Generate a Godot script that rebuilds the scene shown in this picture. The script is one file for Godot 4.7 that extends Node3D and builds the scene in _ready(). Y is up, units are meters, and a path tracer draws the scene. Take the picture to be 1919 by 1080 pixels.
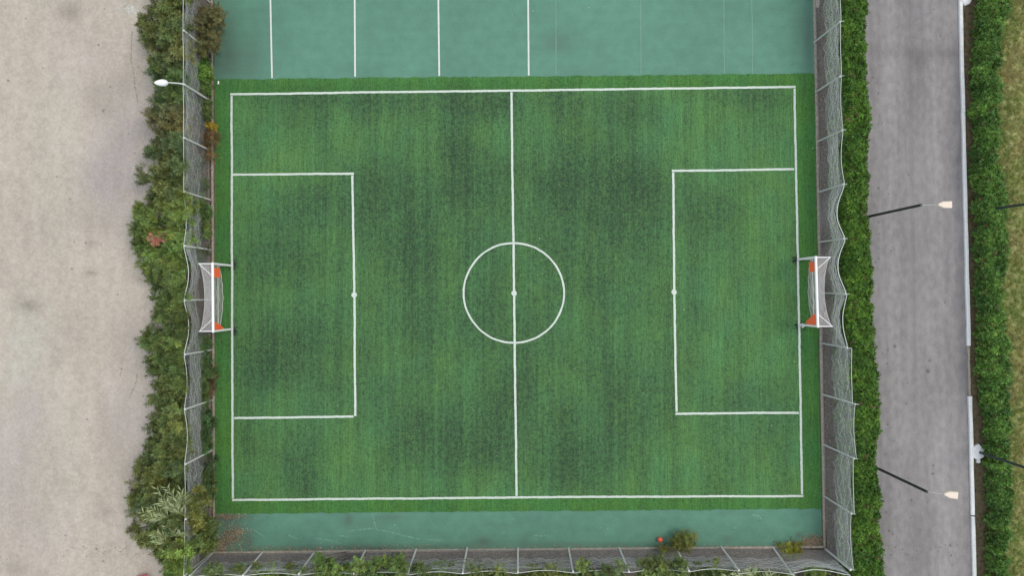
extends Node3D
# A five-a-side pitch seen from straight above on a dull day.
# x runs east (right in the photograph), z runs south (down), metres.

const CAM_H := 31.75
const FOCAL := 1270.0      # pixels of the 1919 wide photograph
const TILT := 0.01024      # the camera looks a touch north of straight down

var rng := RandomNumberGenerator.new()
var used := {}
var M := {}

# ------------------------------------------------------------------ survey
# survey point (photograph column, row, height above ground) -> metres
func G(px: float, py: float, h := 0.0) -> Vector3:
	var dx := (px - 960.0) / FOCAL
	var dy := (py - 540.0) / FOCAL
	var c := cos(TILT)
	var s := sin(TILT)
	# camera axes: right = +x, down the picture = south and a little up, forward = down and a little north
	var dir := Vector3(dx, dy * s - c, dy * c - s)
	var t := (h - CAM_H) / dir.y
	return Vector3(dir.x * t, h, dir.z * t)

# ------------------------------------------------------------------ nodes
func numbered(called: String) -> String:
	var n: int = used.get(called, 0)
	used[called] = n + 1
	return called if n == 0 else "%s_%03d" % [called, n]

func tag(o: Node, label: String, category: String, group := "") -> void:
	o.set_meta("label", label)
	o.set_meta("category", category)
	if group != "":
		o.set_meta("group", group)

func thing(called: String, label: String, category: String, at := Vector3.ZERO, turn := 0.0, group := "") -> Node3D:
	var o := Node3D.new()
	o.name = numbered(called)
	add_child(o)
	o.position = at
	o.rotation.y = turn
	tag(o, label, category, group)
	return o

func part(called: String, mesh: Mesh, mat: Material, parent: Node) -> MeshInstance3D:
	var o := MeshInstance3D.new()
	o.name = called
	o.mesh = mesh
	if mat:
		o.material_override = mat
	parent.add_child(o, true)
	return o

func struct(called: String, mesh: Mesh, mat: Material) -> MeshInstance3D:
	var o := part(numbered(called), mesh, mat, self)
	o.set_meta("kind", "structure")
	return o

# ------------------------------------------------------------------ mesh building
class B:
	var v := PackedVector3Array()
	var n := PackedVector3Array()
	var c := PackedColorArray()
	var uv := PackedVector2Array()
	var i := PackedInt32Array()
	var col := Color.WHITE
	func vert(p: Vector3, nn: Vector3, t := Vector2.ZERO) -> int:
		v.append(p); n.append(nn); c.append(col); uv.append(t)
		return v.size() - 1
	func tri(a: int, b: int, d: int) -> void:
		i.append(a); i.append(b); i.append(d)
	func quad(a: Vector3, b: Vector3, d: Vector3, e: Vector3) -> void:   # clockwise seen from the front
		var nn := (e - a).cross(b - a).normalized()
		var k := vert(a, nn)
		vert(b, nn); vert(d, nn); vert(e, nn)
		tri(k, k + 1, k + 2); tri(k, k + 2, k + 3)
	func tube(pts: Array, radii: Array, sides := 8, caps := true) -> void:
		var rings := []
		var up := Vector3.UP
		for k in pts.size():
			var a: Vector3 = pts[max(k - 1, 0)]
			var b: Vector3 = pts[min(k + 1, pts.size() - 1)]
			var d := (b - a).normalized()
			if abs(d.dot(up)) > 0.95:
				up = Vector3.RIGHT if abs(d.x) < 0.9 else Vector3.BACK
			var x := d.cross(up).normalized()
			var y := x.cross(d).normalized()
			up = y
			var ring := []
			for s in sides:
				var an := TAU * s / sides
				var o := x * cos(an) + y * sin(an)
				ring.append(vert(pts[k] + o * radii[k], o))
			rings.append(ring)
		for k in pts.size() - 1:
			for s in sides:
				var s2 := (s + 1) % sides
				tri(rings[k][s], rings[k][s2], rings[k + 1][s2])
				tri(rings[k][s], rings[k + 1][s2], rings[k + 1][s])
		if caps:
			for e in [0, pts.size() - 1]:
				var nn: Vector3 = ((pts[e] - pts[1 if e == 0 else e - 1]) as Vector3).normalized()
				var m := vert(pts[e], nn)
				var ids := []
				for s in sides:
					ids.append(vert(v[rings[e][s]], nn))
				for s in sides:
					if e == 0:
						tri(m, ids[(s + 1) % sides], ids[s])
					else:
						tri(m, ids[s], ids[(s + 1) % sides])
	func bar(a: Vector3, b: Vector3, r: float, sides := 8) -> void:
		tube([a, b], [r, r], sides)
	func strand(a: Vector3, b: Vector3, r: float) -> void:   # a three sided thread without caps
		var d := (b - a).normalized()
		var x := d.cross(Vector3(0.31, 0.2, 0.93)).normalized()
		var y := x.cross(d)
		var k := v.size()
		for o in [x, x * -0.5 + y * 0.866, x * -0.5 - y * 0.866]:
			vert(a + o * r, o)
			vert(b + o * r, o)
		for s in 3:
			var p := k + s * 2
			var q := k + ((s + 1) % 3) * 2
			tri(p, q + 1, p + 1)
			tri(p, q, q + 1)
	func box(lo: Vector3, hi: Vector3) -> void:
		var p := []
		for k in 8:
			p.append(Vector3(hi.x if k & 1 else lo.x, hi.y if k & 2 else lo.y, hi.z if k & 4 else lo.z))
		quad(p[2], p[6], p[7], p[3]); quad(p[0], p[1], p[5], p[4])
		quad(p[4], p[5], p[7], p[6]); quad(p[1], p[0], p[2], p[3])
		quad(p[5], p[1], p[3], p[7]); quad(p[0], p[4], p[6], p[2])
	# outline in x, z, extruded from y0 to y1, the top edge chamfered
	func slab(outline: Array, y0: float, y1: float, bevel := 0.0) -> void:
		var area := 0.0
		for k in outline.size():
			area += (outline[k] as Vector2).cross(outline[(k + 1) % outline.size()])
		if area > 0.0:
			outline = outline.duplicate()
			outline.reverse()
		var m := Vector2.ZERO
		for q in outline:
			m += q
		m /= outline.size()
		var inner := []
		for q in outline:
			var d: Vector2 = m - q
			inner.append(q + d.normalized() * min(bevel, d.length() * 0.8))
		var cnt := outline.size()
		var top := vert(Vector3(m.x, y1, m.y), Vector3.UP)
		var bot := vert(Vector3(m.x, y0, m.y), Vector3.DOWN)
		for k in cnt:
			var a: Vector2 = outline[k]
			var b: Vector2 = outline[(k + 1) % cnt]
			var ia: Vector2 = inner[k]
			var ib: Vector2 = inner[(k + 1) % cnt]
			var ym := y1 - bevel
			quad(Vector3(a.x, y0, a.y), Vector3(a.x, ym, a.y), Vector3(b.x, ym, b.y), Vector3(b.x, y0, b.y))
			if bevel > 0.0:
				quad(Vector3(a.x, ym, a.y), Vector3(ia.x, y1, ia.y), Vector3(ib.x, y1, ib.y), Vector3(b.x, ym, b.y))
			var t1 := vert(Vector3(ia.x, y1, ia.y), Vector3.UP)
			var t2 := vert(Vector3(ib.x, y1, ib.y), Vector3.UP)
			tri(top, t2, t1)
			var b1 := vert(Vector3(a.x, y0, a.y), Vector3.DOWN)
			var b2 := vert(Vector3(b.x, y0, b.y), Vector3.DOWN)
			tri(bot, b1, b2)
	func ball(at: Vector3, r: Vector3, seg := 20, rows := 12, paint = null) -> void:
		var k := v.size()
		for a in rows + 1:
			for b in seg + 1:
				var th := PI * a / rows
				var ph := TAU * b / seg
				var d := Vector3(sin(th) * cos(ph), cos(th), sin(th) * sin(ph))
				if paint != null:
					col = paint.call(d)
				vert(at + d * r, (d / r).normalized())
		for a in rows:
			for b in seg:
				var p := k + a * (seg + 1) + b
				tri(p, p + seg + 2, p + 1)
				tri(p, p + seg + 1, p + seg + 2)
	# a leaf: base, two sides, tip, folded a little along its midrib
	func leaf(at: Vector3, d: Vector3, side: Vector3, l: float, w: float, bend := 0.0) -> void:
		var up := side.cross(d).normalized()
		var mid := at + d * l * 0.45
		var tip := at + d * l - up * bend * l
		var nn := up
		var k := vert(at, nn)
		vert(mid + side * w * 0.5 + up * w * 0.12, (up - side * 0.25).normalized())
		vert(tip, nn)
		vert(mid - side * w * 0.5 + up * w * 0.12, (up + side * 0.25).normalized())
		tri(k, k + 2, k + 1)
		tri(k, k + 3, k + 2)
	func mesh() -> ArrayMesh:
		var a := []
		a.resize(Mesh.ARRAY_MAX)
		a[Mesh.ARRAY_VERTEX] = v
		a[Mesh.ARRAY_NORMAL] = n
		a[Mesh.ARRAY_COLOR] = c
		a[Mesh.ARRAY_TEX_UV] = uv
		a[Mesh.ARRAY_INDEX] = i
		var m := ArrayMesh.new()
		m.add_surface_from_arrays(Mesh.PRIMITIVE_TRIANGLES, a)
		return m

# ------------------------------------------------------------------ materials
func mat(c: Color, rough := 0.9, metal := 0.0) -> StandardMaterial3D:   # c: linear base colour
	var m := StandardMaterial3D.new()
	m.albedo_color = c.linear_to_srgb()
	m.roughness = rough
	m.metallic = metal
	m.cull_mode = BaseMaterial3D.CULL_DISABLED
	return m

func worn(c1: Color, c2: Color, scale: float, sd: int, rough := 0.9) -> StandardMaterial3D:   # two tones in fine and coarse patches
	var w := 256
	var a := noise_bytes(w, w, 0.02, sd, 4)
	var b := noise_bytes(w, w, 0.25, sd + 1, 2)
	var d := PackedByteArray()
	d.resize(w * w * 3)
	var s1 := c1.linear_to_srgb()
	var s2 := c2.linear_to_srgb()
	for k in w * w:
		var t := clampf((a[k] * 0.65 + b[k] * 0.35) / 255.0 * 1.8 - 0.4, 0.0, 1.0)
		d[k * 3] = int(255.0 * lerpf(s1.r, s2.r, t))
		d[k * 3 + 1] = int(255.0 * lerpf(s1.g, s2.g, t))
		d[k * 3 + 2] = int(255.0 * lerpf(s1.b, s2.b, t))
	var m := mat(Color.WHITE, rough)
	m.albedo_texture = ImageTexture.create_from_image(Image.create_from_data(w, w, false, Image.FORMAT_RGB8, d))
	m.uv1_triplanar = true
	m.uv1_world_triplanar = true
	m.uv1_scale = Vector3.ONE * scale
	return m

func leafy(rough := 0.6) -> StandardMaterial3D:
	var m := mat(Color.WHITE, rough)
	m.vertex_color_use_as_albedo = true
	m.backlight_enabled = true
	m.backlight = Color(0.35, 0.35, 0.3)
	return m

func noise_bytes(w: int, h: int, freq: float, sd: int, oct := 3, sx := 1.0, sy := 1.0, kind := FastNoiseLite.TYPE_SIMPLEX_SMOOTH) -> PackedByteArray:
	var f := FastNoiseLite.new()
	f.noise_type = kind
	f.seed = sd
	f.frequency = freq
	f.fractal_octaves = oct
	var im := f.get_image(max(4, int(w / sx)), max(4, int(h / sy)))
	if im.get_format() != Image.FORMAT_L8:
		im.convert(Image.FORMAT_L8)
	if im.get_width() != w or im.get_height() != h:
		im.resize(w, h, Image.INTERPOLATE_CUBIC)
	return im.get_data()

# a soft map of where stains and painted shade lie: [column, row, radius x, radius y, strength], survey units inside rect
func blob_bytes(w: int, h: int, rect: Rect2, blobs: Array) -> PackedByteArray:
	var lw := w / 6
	var lh := h / 6
	var f := PackedFloat32Array()
	f.resize(lw * lh)
	for b in blobs:
		var cx: float = (b[0] - rect.position.x) / rect.size.x * lw
		var cy: float = (b[1] - rect.position.y) / rect.size.y * lh
		var rx: float = b[2] / rect.size.x * lw
		var ry: float = b[3] / rect.size.y * lh
		for y in range(max(0, int(cy - ry * 2.2)), min(lh, int(cy + ry * 2.2) + 1)):
			for x in range(max(0, int(cx - rx * 2.2)), min(lw, int(cx + rx * 2.2) + 1)):
				var q := pow((x - cx) / rx, 2.0) + pow((y - cy) / ry, 2.0)
				f[y * lw + x] += b[4] * exp(-q * 1.1)
	var d := PackedByteArray()
	d.resize(lw * lh)
	for k in lw * lh:
		d[k] = int(clampf(f[k] * 255.0, 0.0, 255.0))
	var im := Image.create_from_data(lw, lh, false, Image.FORMAT_L8, d)
	im.resize(w, h, Image.INTERPOLATE_CUBIC)
	return im.get_data()

func textured(w: int, h: int, d: PackedByteArray, rough := 0.95) -> StandardMaterial3D:
	var m := mat(Color.WHITE, rough)
	var im := Image.create_from_data(w, h, false, Image.FORMAT_RGB8, d)
	m.albedo_texture = ImageTexture.create_from_image(im)
	m.texture_repeat = false
	return m

func dots(d: PackedByteArray, w: int, h: int, rect: Rect2, list: Array) -> void:   # [column, row, radius, r, g, b, strength]
	var kx := w / rect.size.x
	var ky := h / rect.size.y
	for s in list:
		var cx: float = (s[0] - rect.position.x) * kx
		var cy: float = (s[1] - rect.position.y) * ky
		var r: float = s[2]
		for y in range(max(0, int(cy - r * ky * 1.5)), min(h, int(cy + r * ky * 1.5) + 2)):
			for x in range(max(0, int(cx - r * kx * 1.5)), min(w, int(cx + r * kx * 1.5) + 2)):
				var q := Vector2((x - cx) / (r * kx), (y - cy) / (r * ky)).length() + rng.randf_range(-0.35, 0.35)
				if q < 1.0:
					var t: float = s[6] * (1.0 if q < 0.6 else 0.55)
					var k := (y * w + x) * 3
					d[k] = int(lerpf(d[k], s[3], t))
					d[k + 1] = int(lerpf(d[k + 1], s[4], t))
					d[k + 2] = int(lerpf(d[k + 2], s[5], t))

func scratch(list: Array, pts: Array, r: float, c: Array, strength: float) -> void:
	for k in pts.size() - 1:
		var a := Vector2(pts[k][0], pts[k][1])
		var b := Vector2(pts[k + 1][0], pts[k + 1][1])
		var steps: int = max(2, int(a.distance_to(b) / (r * 1.2)))
		for s in steps:
			var p := a.lerp(b, float(s) / steps)
			if rng.randf() < 0.8:
				list.append([p.x + rng.randf_range(-r, r) * 0.8, p.y + rng.randf_range(-r, r) * 0.8, r * rng.randf_range(0.7, 1.3), c[0], c[1], c[2], strength * rng.randf_range(0.5, 1.0)])

# ------------------------------------------------------------------ the ground's sheets
func sheet(tl: Vector2, tr: Vector2, br: Vector2, bl: Vector2, y: float, rect: Rect2, nx := 10, ny := 10, wob := 0.0, thick := 0.0) -> ArrayMesh:
	var b := B.new()
	var f := FastNoiseLite.new()
	f.seed = 5
	f.frequency = 0.35
	for j in ny + 1:
		for k in nx + 1:
			var u := float(k) / nx
			var w := float(j) / ny
			var p := tl.lerp(tr, u).lerp(bl.lerp(br, u), w)
			if wob > 0.0:
				if j == 0 or j == ny:
					p.y += wob * f.get_noise_2d(k * 3.0, j * 7.0)
				if k == 0 or k == nx:
					p.x += wob * f.get_noise_2d(k * 7.0 + 50.0, j * 3.0)
			var q := G(p.x, p.y)
			q.y = y
			b.vert(q, Vector3.UP, (p - rect.position) / rect.size)
	for j in ny:
		for k in nx:
			var a := j * (nx + 1) + k
			b.tri(a, a + 1, a + nx + 2)
			b.tri(a, a + nx + 2, a + nx + 1)
	if thick > 0.0:
		var edge := []
		for k in nx + 1: edge.append(k)
		for j in range(1, ny + 1): edge.append(j * (nx + 1) + nx)
		for k in range(nx - 1, -1, -1): edge.append(ny * (nx + 1) + k)
		for j in range(ny - 1, 0, -1): edge.append(j * (nx + 1))
		for k in edge.size():
			var p0: Vector3 = b.v[edge[k]]
			var p1: Vector3 = b.v[edge[(k + 1) % edge.size()]]
			var t0 := b.uv[edge[k]]
			var s := b.v.size()
			b.quad(p1, p1 - Vector3.UP * thick, p0 - Vector3.UP * thick, p0)
			for e in 4:
				b.uv[s + e] = t0
	return b.mesh()

# a painted line: survey points, width in metres, uneven edges
func line_mesh(pts: Array, w: float, y: float, ragged := 0.006, closed := false) -> ArrayMesh:
	var b := B.new()
	var path := []
	for k in pts.size() - 1:
		var a := G(pts[k].x, pts[k].y)
		var e := G(pts[k + 1].x, pts[k + 1].y)
		var steps: int = max(1, int(a.distance_to(e) / 0.12))
		for s in steps:
			path.append(a.lerp(e, float(s) / steps))
	path.append(G(pts[-1].x, pts[-1].y))
	var drift := 0.0
	for k in path.size():
		var a: Vector3 = path[max(k - 1, 0)]
		var e: Vector3 = path[min(k + 1, path.size() - 1)]
		if closed and (k == 0 or k == path.size() - 1):
			a = path[path.size() - 2]
			e = path[1]
		var d := (e - a).normalized()
		var sd := Vector3(-d.z, 0, d.x)
		drift = clampf(drift * 0.93 + rng.randf_range(-0.004, 0.004), -0.02, 0.02)
		if closed and k == path.size() - 1:
			drift = 0.0
		var p: Vector3 = path[k] + sd * (drift if ragged > 0.005 else 0.0)
		p.y = y
		b.vert(p - sd * (w * 0.5 + rng.randf_range(-ragged, ragged)), Vector3.UP)
		b.vert(p + sd * (w * 0.5 + rng.randf_range(-ragged, ragged)), Vector3.UP)
	for k in path.size() - 1:
		b.tri(k * 2, k * 2 + 2, k * 2 + 3)
		b.tri(k * 2, k * 2 + 3, k * 2 + 1)
	return b.mesh()

func disc_mesh(p: Vector2, r: float, y: float) -> ArrayMesh:
	var b := B.new()
	var m := G(p.x, p.y)
	m.y = y
	b.vert(m, Vector3.UP)
	for k in 20:
		var a := TAU * k / 20
		b.vert(m + Vector3(cos(a), 0, sin(a)) * r * rng.randf_range(0.92, 1.05), Vector3.UP)
	for k in 20:
		b.tri(0, 1 + k, 1 + (k + 1) % 20)
	return b.mesh()

# ------------------------------------------------------------------ foliage
func sprig_long(sd: int, leaves: int, l: float, w: float, stem: float) -> ArrayMesh:   # narrow leaves in whorls up a shoot
	var r := RandomNumberGenerator.new()
	r.seed = sd
	var b := B.new()
	b.col = Color(0.5, 0.4, 0.25)
	b.strand(Vector3.ZERO, Vector3(0, stem, 0), 0.006)
	for k in leaves:
		var t := float(k) / leaves
		var an := k * 2.4 + r.randf() * 0.6
		var el := lerpf(0.15, 1.15, t * t) + r.randf_range(-0.15, 0.2)
		var d := Vector3(cos(an) * cos(el), sin(el), sin(an) * cos(el))
		var side := d.cross(Vector3.UP).normalized()
		var s := r.randf_range(0.75, 1.2)
		b.col = Color(s * r.randf_range(0.9, 1.15), s, s * r.randf_range(0.7, 1.1))
		b.leaf(Vector3(0, stem * (0.15 + 0.85 * t), 0), d, side, l * r.randf_range(0.7, 1.1), w, 0.15)
	return b.mesh()

func sprig_round(sd: int, leaves: int, l: float, w: float, stem: float) -> ArrayMesh:   # a rosette of small oval leaves
	var r := RandomNumberGenerator.new()
	r.seed = sd
	var b := B.new()
	for k in leaves:
		var t := float(k) / leaves
		var an := k * 2.4 + r.randf() * 0.7
		var el := lerpf(-0.1, 1.2, t) + r.randf_range(-0.2, 0.2)
		var d := Vector3(cos(an) * cos(el), sin(el), sin(an) * cos(el))
		var side := d.cross(Vector3.UP).normalized()
		var s := r.randf_range(0.7, 1.25)
		b.col = Color(s * r.randf_range(0.85, 1.2), s, s * r.randf_range(0.7, 1.2))
		b.leaf(Vector3(r.randf_range(-0.02, 0.02), stem * t, r.randf_range(-0.02, 0.02)), d, side, l * r.randf_range(0.7, 1.15), w, 0.12)
	return b.mesh()

func tuft(sd: int, blades: int, h: float, w: float, spread: float) -> ArrayMesh:
	var r := RandomNumberGenerator.new()
	r.seed = sd
	var b := B.new()
	for k in blades:
		var an := r.randf() * TAU
		var el := r.randf_range(0.5, 1.35)
		var d := Vector3(cos(an) * cos(el), sin(el), sin(an) * cos(el))
		var side := d.cross(Vector3.UP).normalized()
		var s := r.randf_range(0.7, 1.3)
		b.col = Color(s * r.randf_range(0.9, 1.2), s, s * r.randf_range(0.7, 1.1))
		b.leaf(Vector3(cos(an), 0, sin(an)) * r.randf() * spread, d, side, h * r.randf_range(0.5, 1.1), w, 0.25)
	return b.mesh()

func scatter(called: String, mesh: Mesh, xf: Array, cols: Array, m: Material, parent: Node) -> MultiMeshInstance3D:
	var mm := MultiMesh.new()
	mm.transform_format = MultiMesh.TRANSFORM_3D
	mm.use_colors = true
	mm.mesh = mesh
	mm.instance_count = xf.size()
	for k in xf.size():
		mm.set_instance_transform(k, xf[k])
		mm.set_instance_color(k, cols[k])
	var o := MultiMeshInstance3D.new()
	o.name = called
	o.multimesh = mm
	o.material_override = m
	parent.add_child(o, true)
	o.set_meta("kind", "stuff")
	return o

func aim(d: Vector3, at: Vector3, s: float) -> Transform3D:   # turns a sprig's stem to d
	var y := d.normalized()
	var x := y.cross(Vector3(rng.randf_range(-1, 1), rng.randf_range(-1, 1), rng.randf_range(-1, 1))).normalized()
	var z := x.cross(y)
	return Transform3D(Basis(x * s, y * s, z * s), at)

func tint(c: Color, spread := 0.25) -> Color:
	var s := rng.randf_range(1.0 - spread, 1.0 + spread)
	var w := rng.randf_range(-0.12, 0.12)
	return Color(c.r * s * (1.0 + w), c.g * s, c.b * s * (1.0 - w))

# a shrub: stems, and clumps of sprigs. clumps: [centre (local), radius, count, colour]
func shrub(called: String, label: String, category: String, at: Vector3, clumps: Array, mesh: Mesh, group := "", stem_col = null) -> Node3D:
	var t := thing(called, label, category, at, 0.0, group)
	var xf := []
	var cols := []
	var st := B.new()
	for q in clumps:
		var c: Vector3 = q[0]
		var r: float = q[1]
		var root := Vector3(c.x * 0.35, 0.0, c.z * 0.35)
		var mid := root.lerp(c, 0.55) + Vector3(rng.randf_range(-0.1, 0.1), 0.08, rng.randf_range(-0.1, 0.1))
		st.tube([root, mid, c], [0.028, 0.018, 0.008], 5, false)
		for k in int(q[2]):
			var d := Vector3(rng.randfn(), rng.randfn() * 0.9 + 0.45, rng.randfn()).normalized()
			var p := c + d * r * pow(rng.randf(), 0.45)
			if p.y + at.y < 0.03:
				continue
			var out := (d + Vector3(0, 0.5, 0) + Vector3(rng.randf_range(-0.5, 0.5), rng.randf_range(-0.3, 0.5), rng.randf_range(-0.5, 0.5))).normalized()
			xf.append(aim(out, p, rng.randf_range(0.7, 1.2)))
			cols.append(tint(q[3]))
	part("stem", st.mesh(), M.bark if stem_col == null else stem_col, t)
	scatter("foliage", mesh, xf, cols, M.leaf, t)
	return t

func profile(table: Array, y: float) -> float:
	for k in table.size() - 1:
		if y <= table[k + 1][0]:
			return lerpf(table[k][1], table[k + 1][1], clampf((y - table[k][0]) / (table[k + 1][0] - table[k][0]), 0.0, 1.0))
	return table[-1][1]

# ------------------------------------------------------------------ fences
# one bay of diamond netting, two straight posts apart, in its own frame: x along, y up, z into the pitch
func net_bay(sd: int, sag: float, bow: float, cell: float, r: float) -> ArrayMesh:
	var l := 2.34
	var h := 2.55
	var f := FastNoiseLite.new()
	f.seed = sd
	f.frequency = 0.9
	var nu := int(l / cell)
	var nv := int(h / cell)
	var g := []
	for j in nv + 1:
		var row := []
		for k in nu + 1:
			var u := float(k) / nu
			var v := float(j) / nv
			var s := 4.0 * u * (1.0 - u)
			var s3 := pow(s, 1.4)
			var p := Vector3(u * l, v * (h - sag * s3), bow * s * v)
			p.z += f.get_noise_3d(p.x, p.y, 0) * 0.1 * s * v
			p.x += f.get_noise_3d(p.x, p.y, 9) * 0.04 * s
			row.append(p)
		g.append(row)
	var b := B.new()
	for j in nv:
		for k in nu:
			b.strand(g[j][k], g[j + 1][k + 1], r)
			b.strand(g[j + 1][k], g[j][k + 1], r)
	return b.mesh()

# loose netting hung over the upper half of a bay, gathered into folds
func net_fold(sd: int, sag: float, lo: float, hi: float) -> ArrayMesh:
	var l := 2.34
	var h := 2.55
	var f := FastNoiseLite.new()
	f.seed = sd
	f.frequency = 0.7
	var nu := 44
	var nv := 22
	var g := []
	for j in nv + 1:
		var row := []
		for k in nu + 1:
			var u := float(k) / nu
			var v := float(j) / nv
			var s := pow(4.0 * u * (1.0 - u), 1.4)
			var y := lerpf(lo + 0.22 * f.get_noise_2d(u * 2.5, 3), hi, v) * (h - sag * s)
			# rows bunch up where the net is gathered
			y += 0.16 * f.get_noise_2d(u * 3.0, v * 5.0 + 20.0)
			row.append(Vector3(u * l, min(y, (h - sag * s) * 0.99), 0.03 + 0.06 * f.get_noise_2d(u * 9.0 + 40.0, v * 9.0)))
		g.append(row)
	var b := B.new()
	for j in nv:
		for k in nu:
			b.strand(g[j][k], g[j + 1][k + 1], 0.0018)
			b.strand(g[j + 1][k], g[j][k + 1], 0.0018)
	return b.mesh()

func rope_mesh(sd: int, y: float, sag: float, r: float, wob := 0.02) -> ArrayMesh:
	var b := B.new()
	var f := FastNoiseLite.new()
	f.seed = sd
	f.frequency = 1.2
	var pts := []
	var rad := []
	for k in 15:
		var u := k / 14.0
		pts.append(Vector3(u * 2.34, y - sag * pow(4.0 * u * (1.0 - u), 1.4) + wob * f.get_noise_1d(u * 5.0), 0.01))
		rad.append(r)
	b.tube(pts, rad, 5)
	return b.mesh()

# posts: [base column, base row, top column, top row]; bays: sag class of each bay
func fence(label: String, posts: Array, bays: Array, into: Vector3, post_mat: Material, hooks: bool) -> Node3D:
	var t := thing("netting_fence", label, "fence")
	var feet := []
	var heads := []
	for p in posts:
		var foot := G(p[0], p[1])
		var head := G(p[2], p[3], 2.57)
		feet.append(foot)
		heads.append(head)
		var b := B.new()
		b.tube([foot - Vector3.UP * 0.02, head + (head - foot).normalized() * 0.03], [0.042, 0.042], 10)
		var po := part("post", b.mesh(), post_mat, t)
		if hooks:
			var hb := B.new()
			hb.tube([head, head - into * 0.06 + Vector3.UP * 0.07, head - into * 0.13 + Vector3.UP * 0.09], [0.02, 0.018, 0.014], 6)
			part("bracket", hb.mesh(), post_mat, po)
	for k in bays.size():
		var s: int = bays[k]
		var al: Vector3 = feet[k + 1] - feet[k]
		var up: Vector3 = ((heads[k] - feet[k]) + (heads[k + 1] - feet[k + 1])) * 0.5
		var x := al / 2.34
		var y := up / 2.57
		var xf := Transform3D(Basis(x, y, into), feet[k] - into * 0.055)
		var netp := part("net_panel", M.bay[s], M.net, t)
		netp.transform = xf
		var fold := part("draped_net", M.fold[(k * 2 + s) % 2 + (2 if s == 2 or s == 3 else 0)], M.net_fold, t)
		fold.transform = xf
		var cord := part("top_cord", M.cord[s], M.cord_mat, t)
		cord.transform = xf
		var rail := B.new()
		rail.tube([feet[k] + Vector3.UP * 0.1 - into * 0.06, feet[k + 1] + Vector3.UP * 0.1 - into * 0.06], [0.02, 0.02], 6)
		part("bottom_rail", rail.mesh(), M.rust, t)
	return t

# ------------------------------------------------------------------ goal
# mouth between two feet, depth towards the fence along back
func goal(label: String, a: Vector3, b: Vector3, back: Vector3, depth: float, dip: float, high: float) -> void:
	var t := thing("football_goal", label, "goal", (a + b) * 0.5, 0.0, "small goals at the two ends of the pitch")
	var o := (a + b) * 0.5
	a -= o
	b -= o
	var up := Vector3.UP * high
	var w: Material = M.white_metal
	for p in [a, b]:
		var m := B.new()
		m.tube([p, p + up * 0.985], [0.05, 0.05], 12)
		part("post", m.mesh(), w, t)
	var ax: Vector3 = (b - a).normalized()
	var m2 := B.new()
	m2.tube([a + up - ax * 0.05, b + up + ax * 0.05], [0.058, 0.058], 12)
	part("crossbar", m2.mesh(), w, t)
	for q in [[a, ax], [b, -ax]]:
		var p: Vector3 = q[0]
		var m := B.new()
		m.bar(p + up + back * 0.055, p + up + back * depth, 0.022)
		part("top_arm", m.mesh(), w, t)
		var n := B.new()
		n.bar(p + up + back * (depth - 0.02), p + up + q[1] * 0.52 + back * 0.05, 0.016)
		part("brace", n.mesh(), w, t)
		var g := B.new()
		g.bar(p + Vector3.UP * 0.05 + back * 0.05, p + Vector3.UP * 0.05 + back * depth, 0.022)
		part("ground_bar", g.mesh(), w, t)
	var gb := B.new()
	gb.bar(a + Vector3.UP * 0.05 + back * depth, b + Vector3.UP * 0.05 + back * depth, 0.022)
	part("back_bar", gb.mesh(), w, t)
	# net: roof, back and two sides of one loose piece
	var f := FastNoiseLite.new()
	f.seed = 31
	f.frequency = 1.1
	var net := B.new()
	var n1 := 27
	var strips := []
	var n2 := 24
	for j in n2 + 1:
		var row := []
		var v := float(j) / n2
		for k in n1 + 1:
			var u := float(k) / n1
			var s := 4.0 * u * (1.0 - u)
			var d0 := depth - dip * pow(s, 0.7)
			var p: Vector3
			if v < 0.26:
				p = a.lerp(b, u) + up + back * (0.04 + (d0 - 0.04) * v / 0.26) - Vector3.UP * 0.10 * s * v / 0.26
			else:
				var q := (v - 0.26) / 0.74
				p = a.lerp(b, u) + up * (1.0 - q * 0.985) + back * lerpf(d0, depth - 0.06, q) - Vector3.UP * 0.1 * s * (1.0 - q)
				p += back * (-0.10 * s * sin(q * PI) + 0.05 * f.get_noise_2d(u * 5.0, q * 5.0))
				p += back * (-0.16 * s * pow(q, 4.0))
			row.append(p)
		strips.append(row)
	for j in n2:
		for k in n1:
			net.strand(strips[j][k], strips[j + 1][k + 1], 0.0055)
			net.strand(strips[j + 1][k], strips[j][k + 1], 0.0055)
	for k in n1:
		var e := int(n2 * 0.26)
		net.strand(strips[e][k], strips[e][k + 1], 0.008)
		net.strand(strips[n2][k], strips[n2][k + 1], 0.012)
	for p in [a, b]:
		for j in 18:
			for k in 6:
				var p00: Vector3 = p + up * (0.02 + 0.98 * j / 18.0) + back * (depth * k / 6.0)
				var p11: Vector3 = p + up * (0.02 + 0.98 * (j + 1) / 18.0) + back * (depth * (k + 1) / 6.0)
				net.strand(p00, p11, 0.0055)
				net.strand(Vector3(p00.x, p11.y, p00.z), Vector3(p11.x, p00.y, p11.z), 0.0055)
	part("net", net.mesh(), M.goal_net, t)

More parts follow.
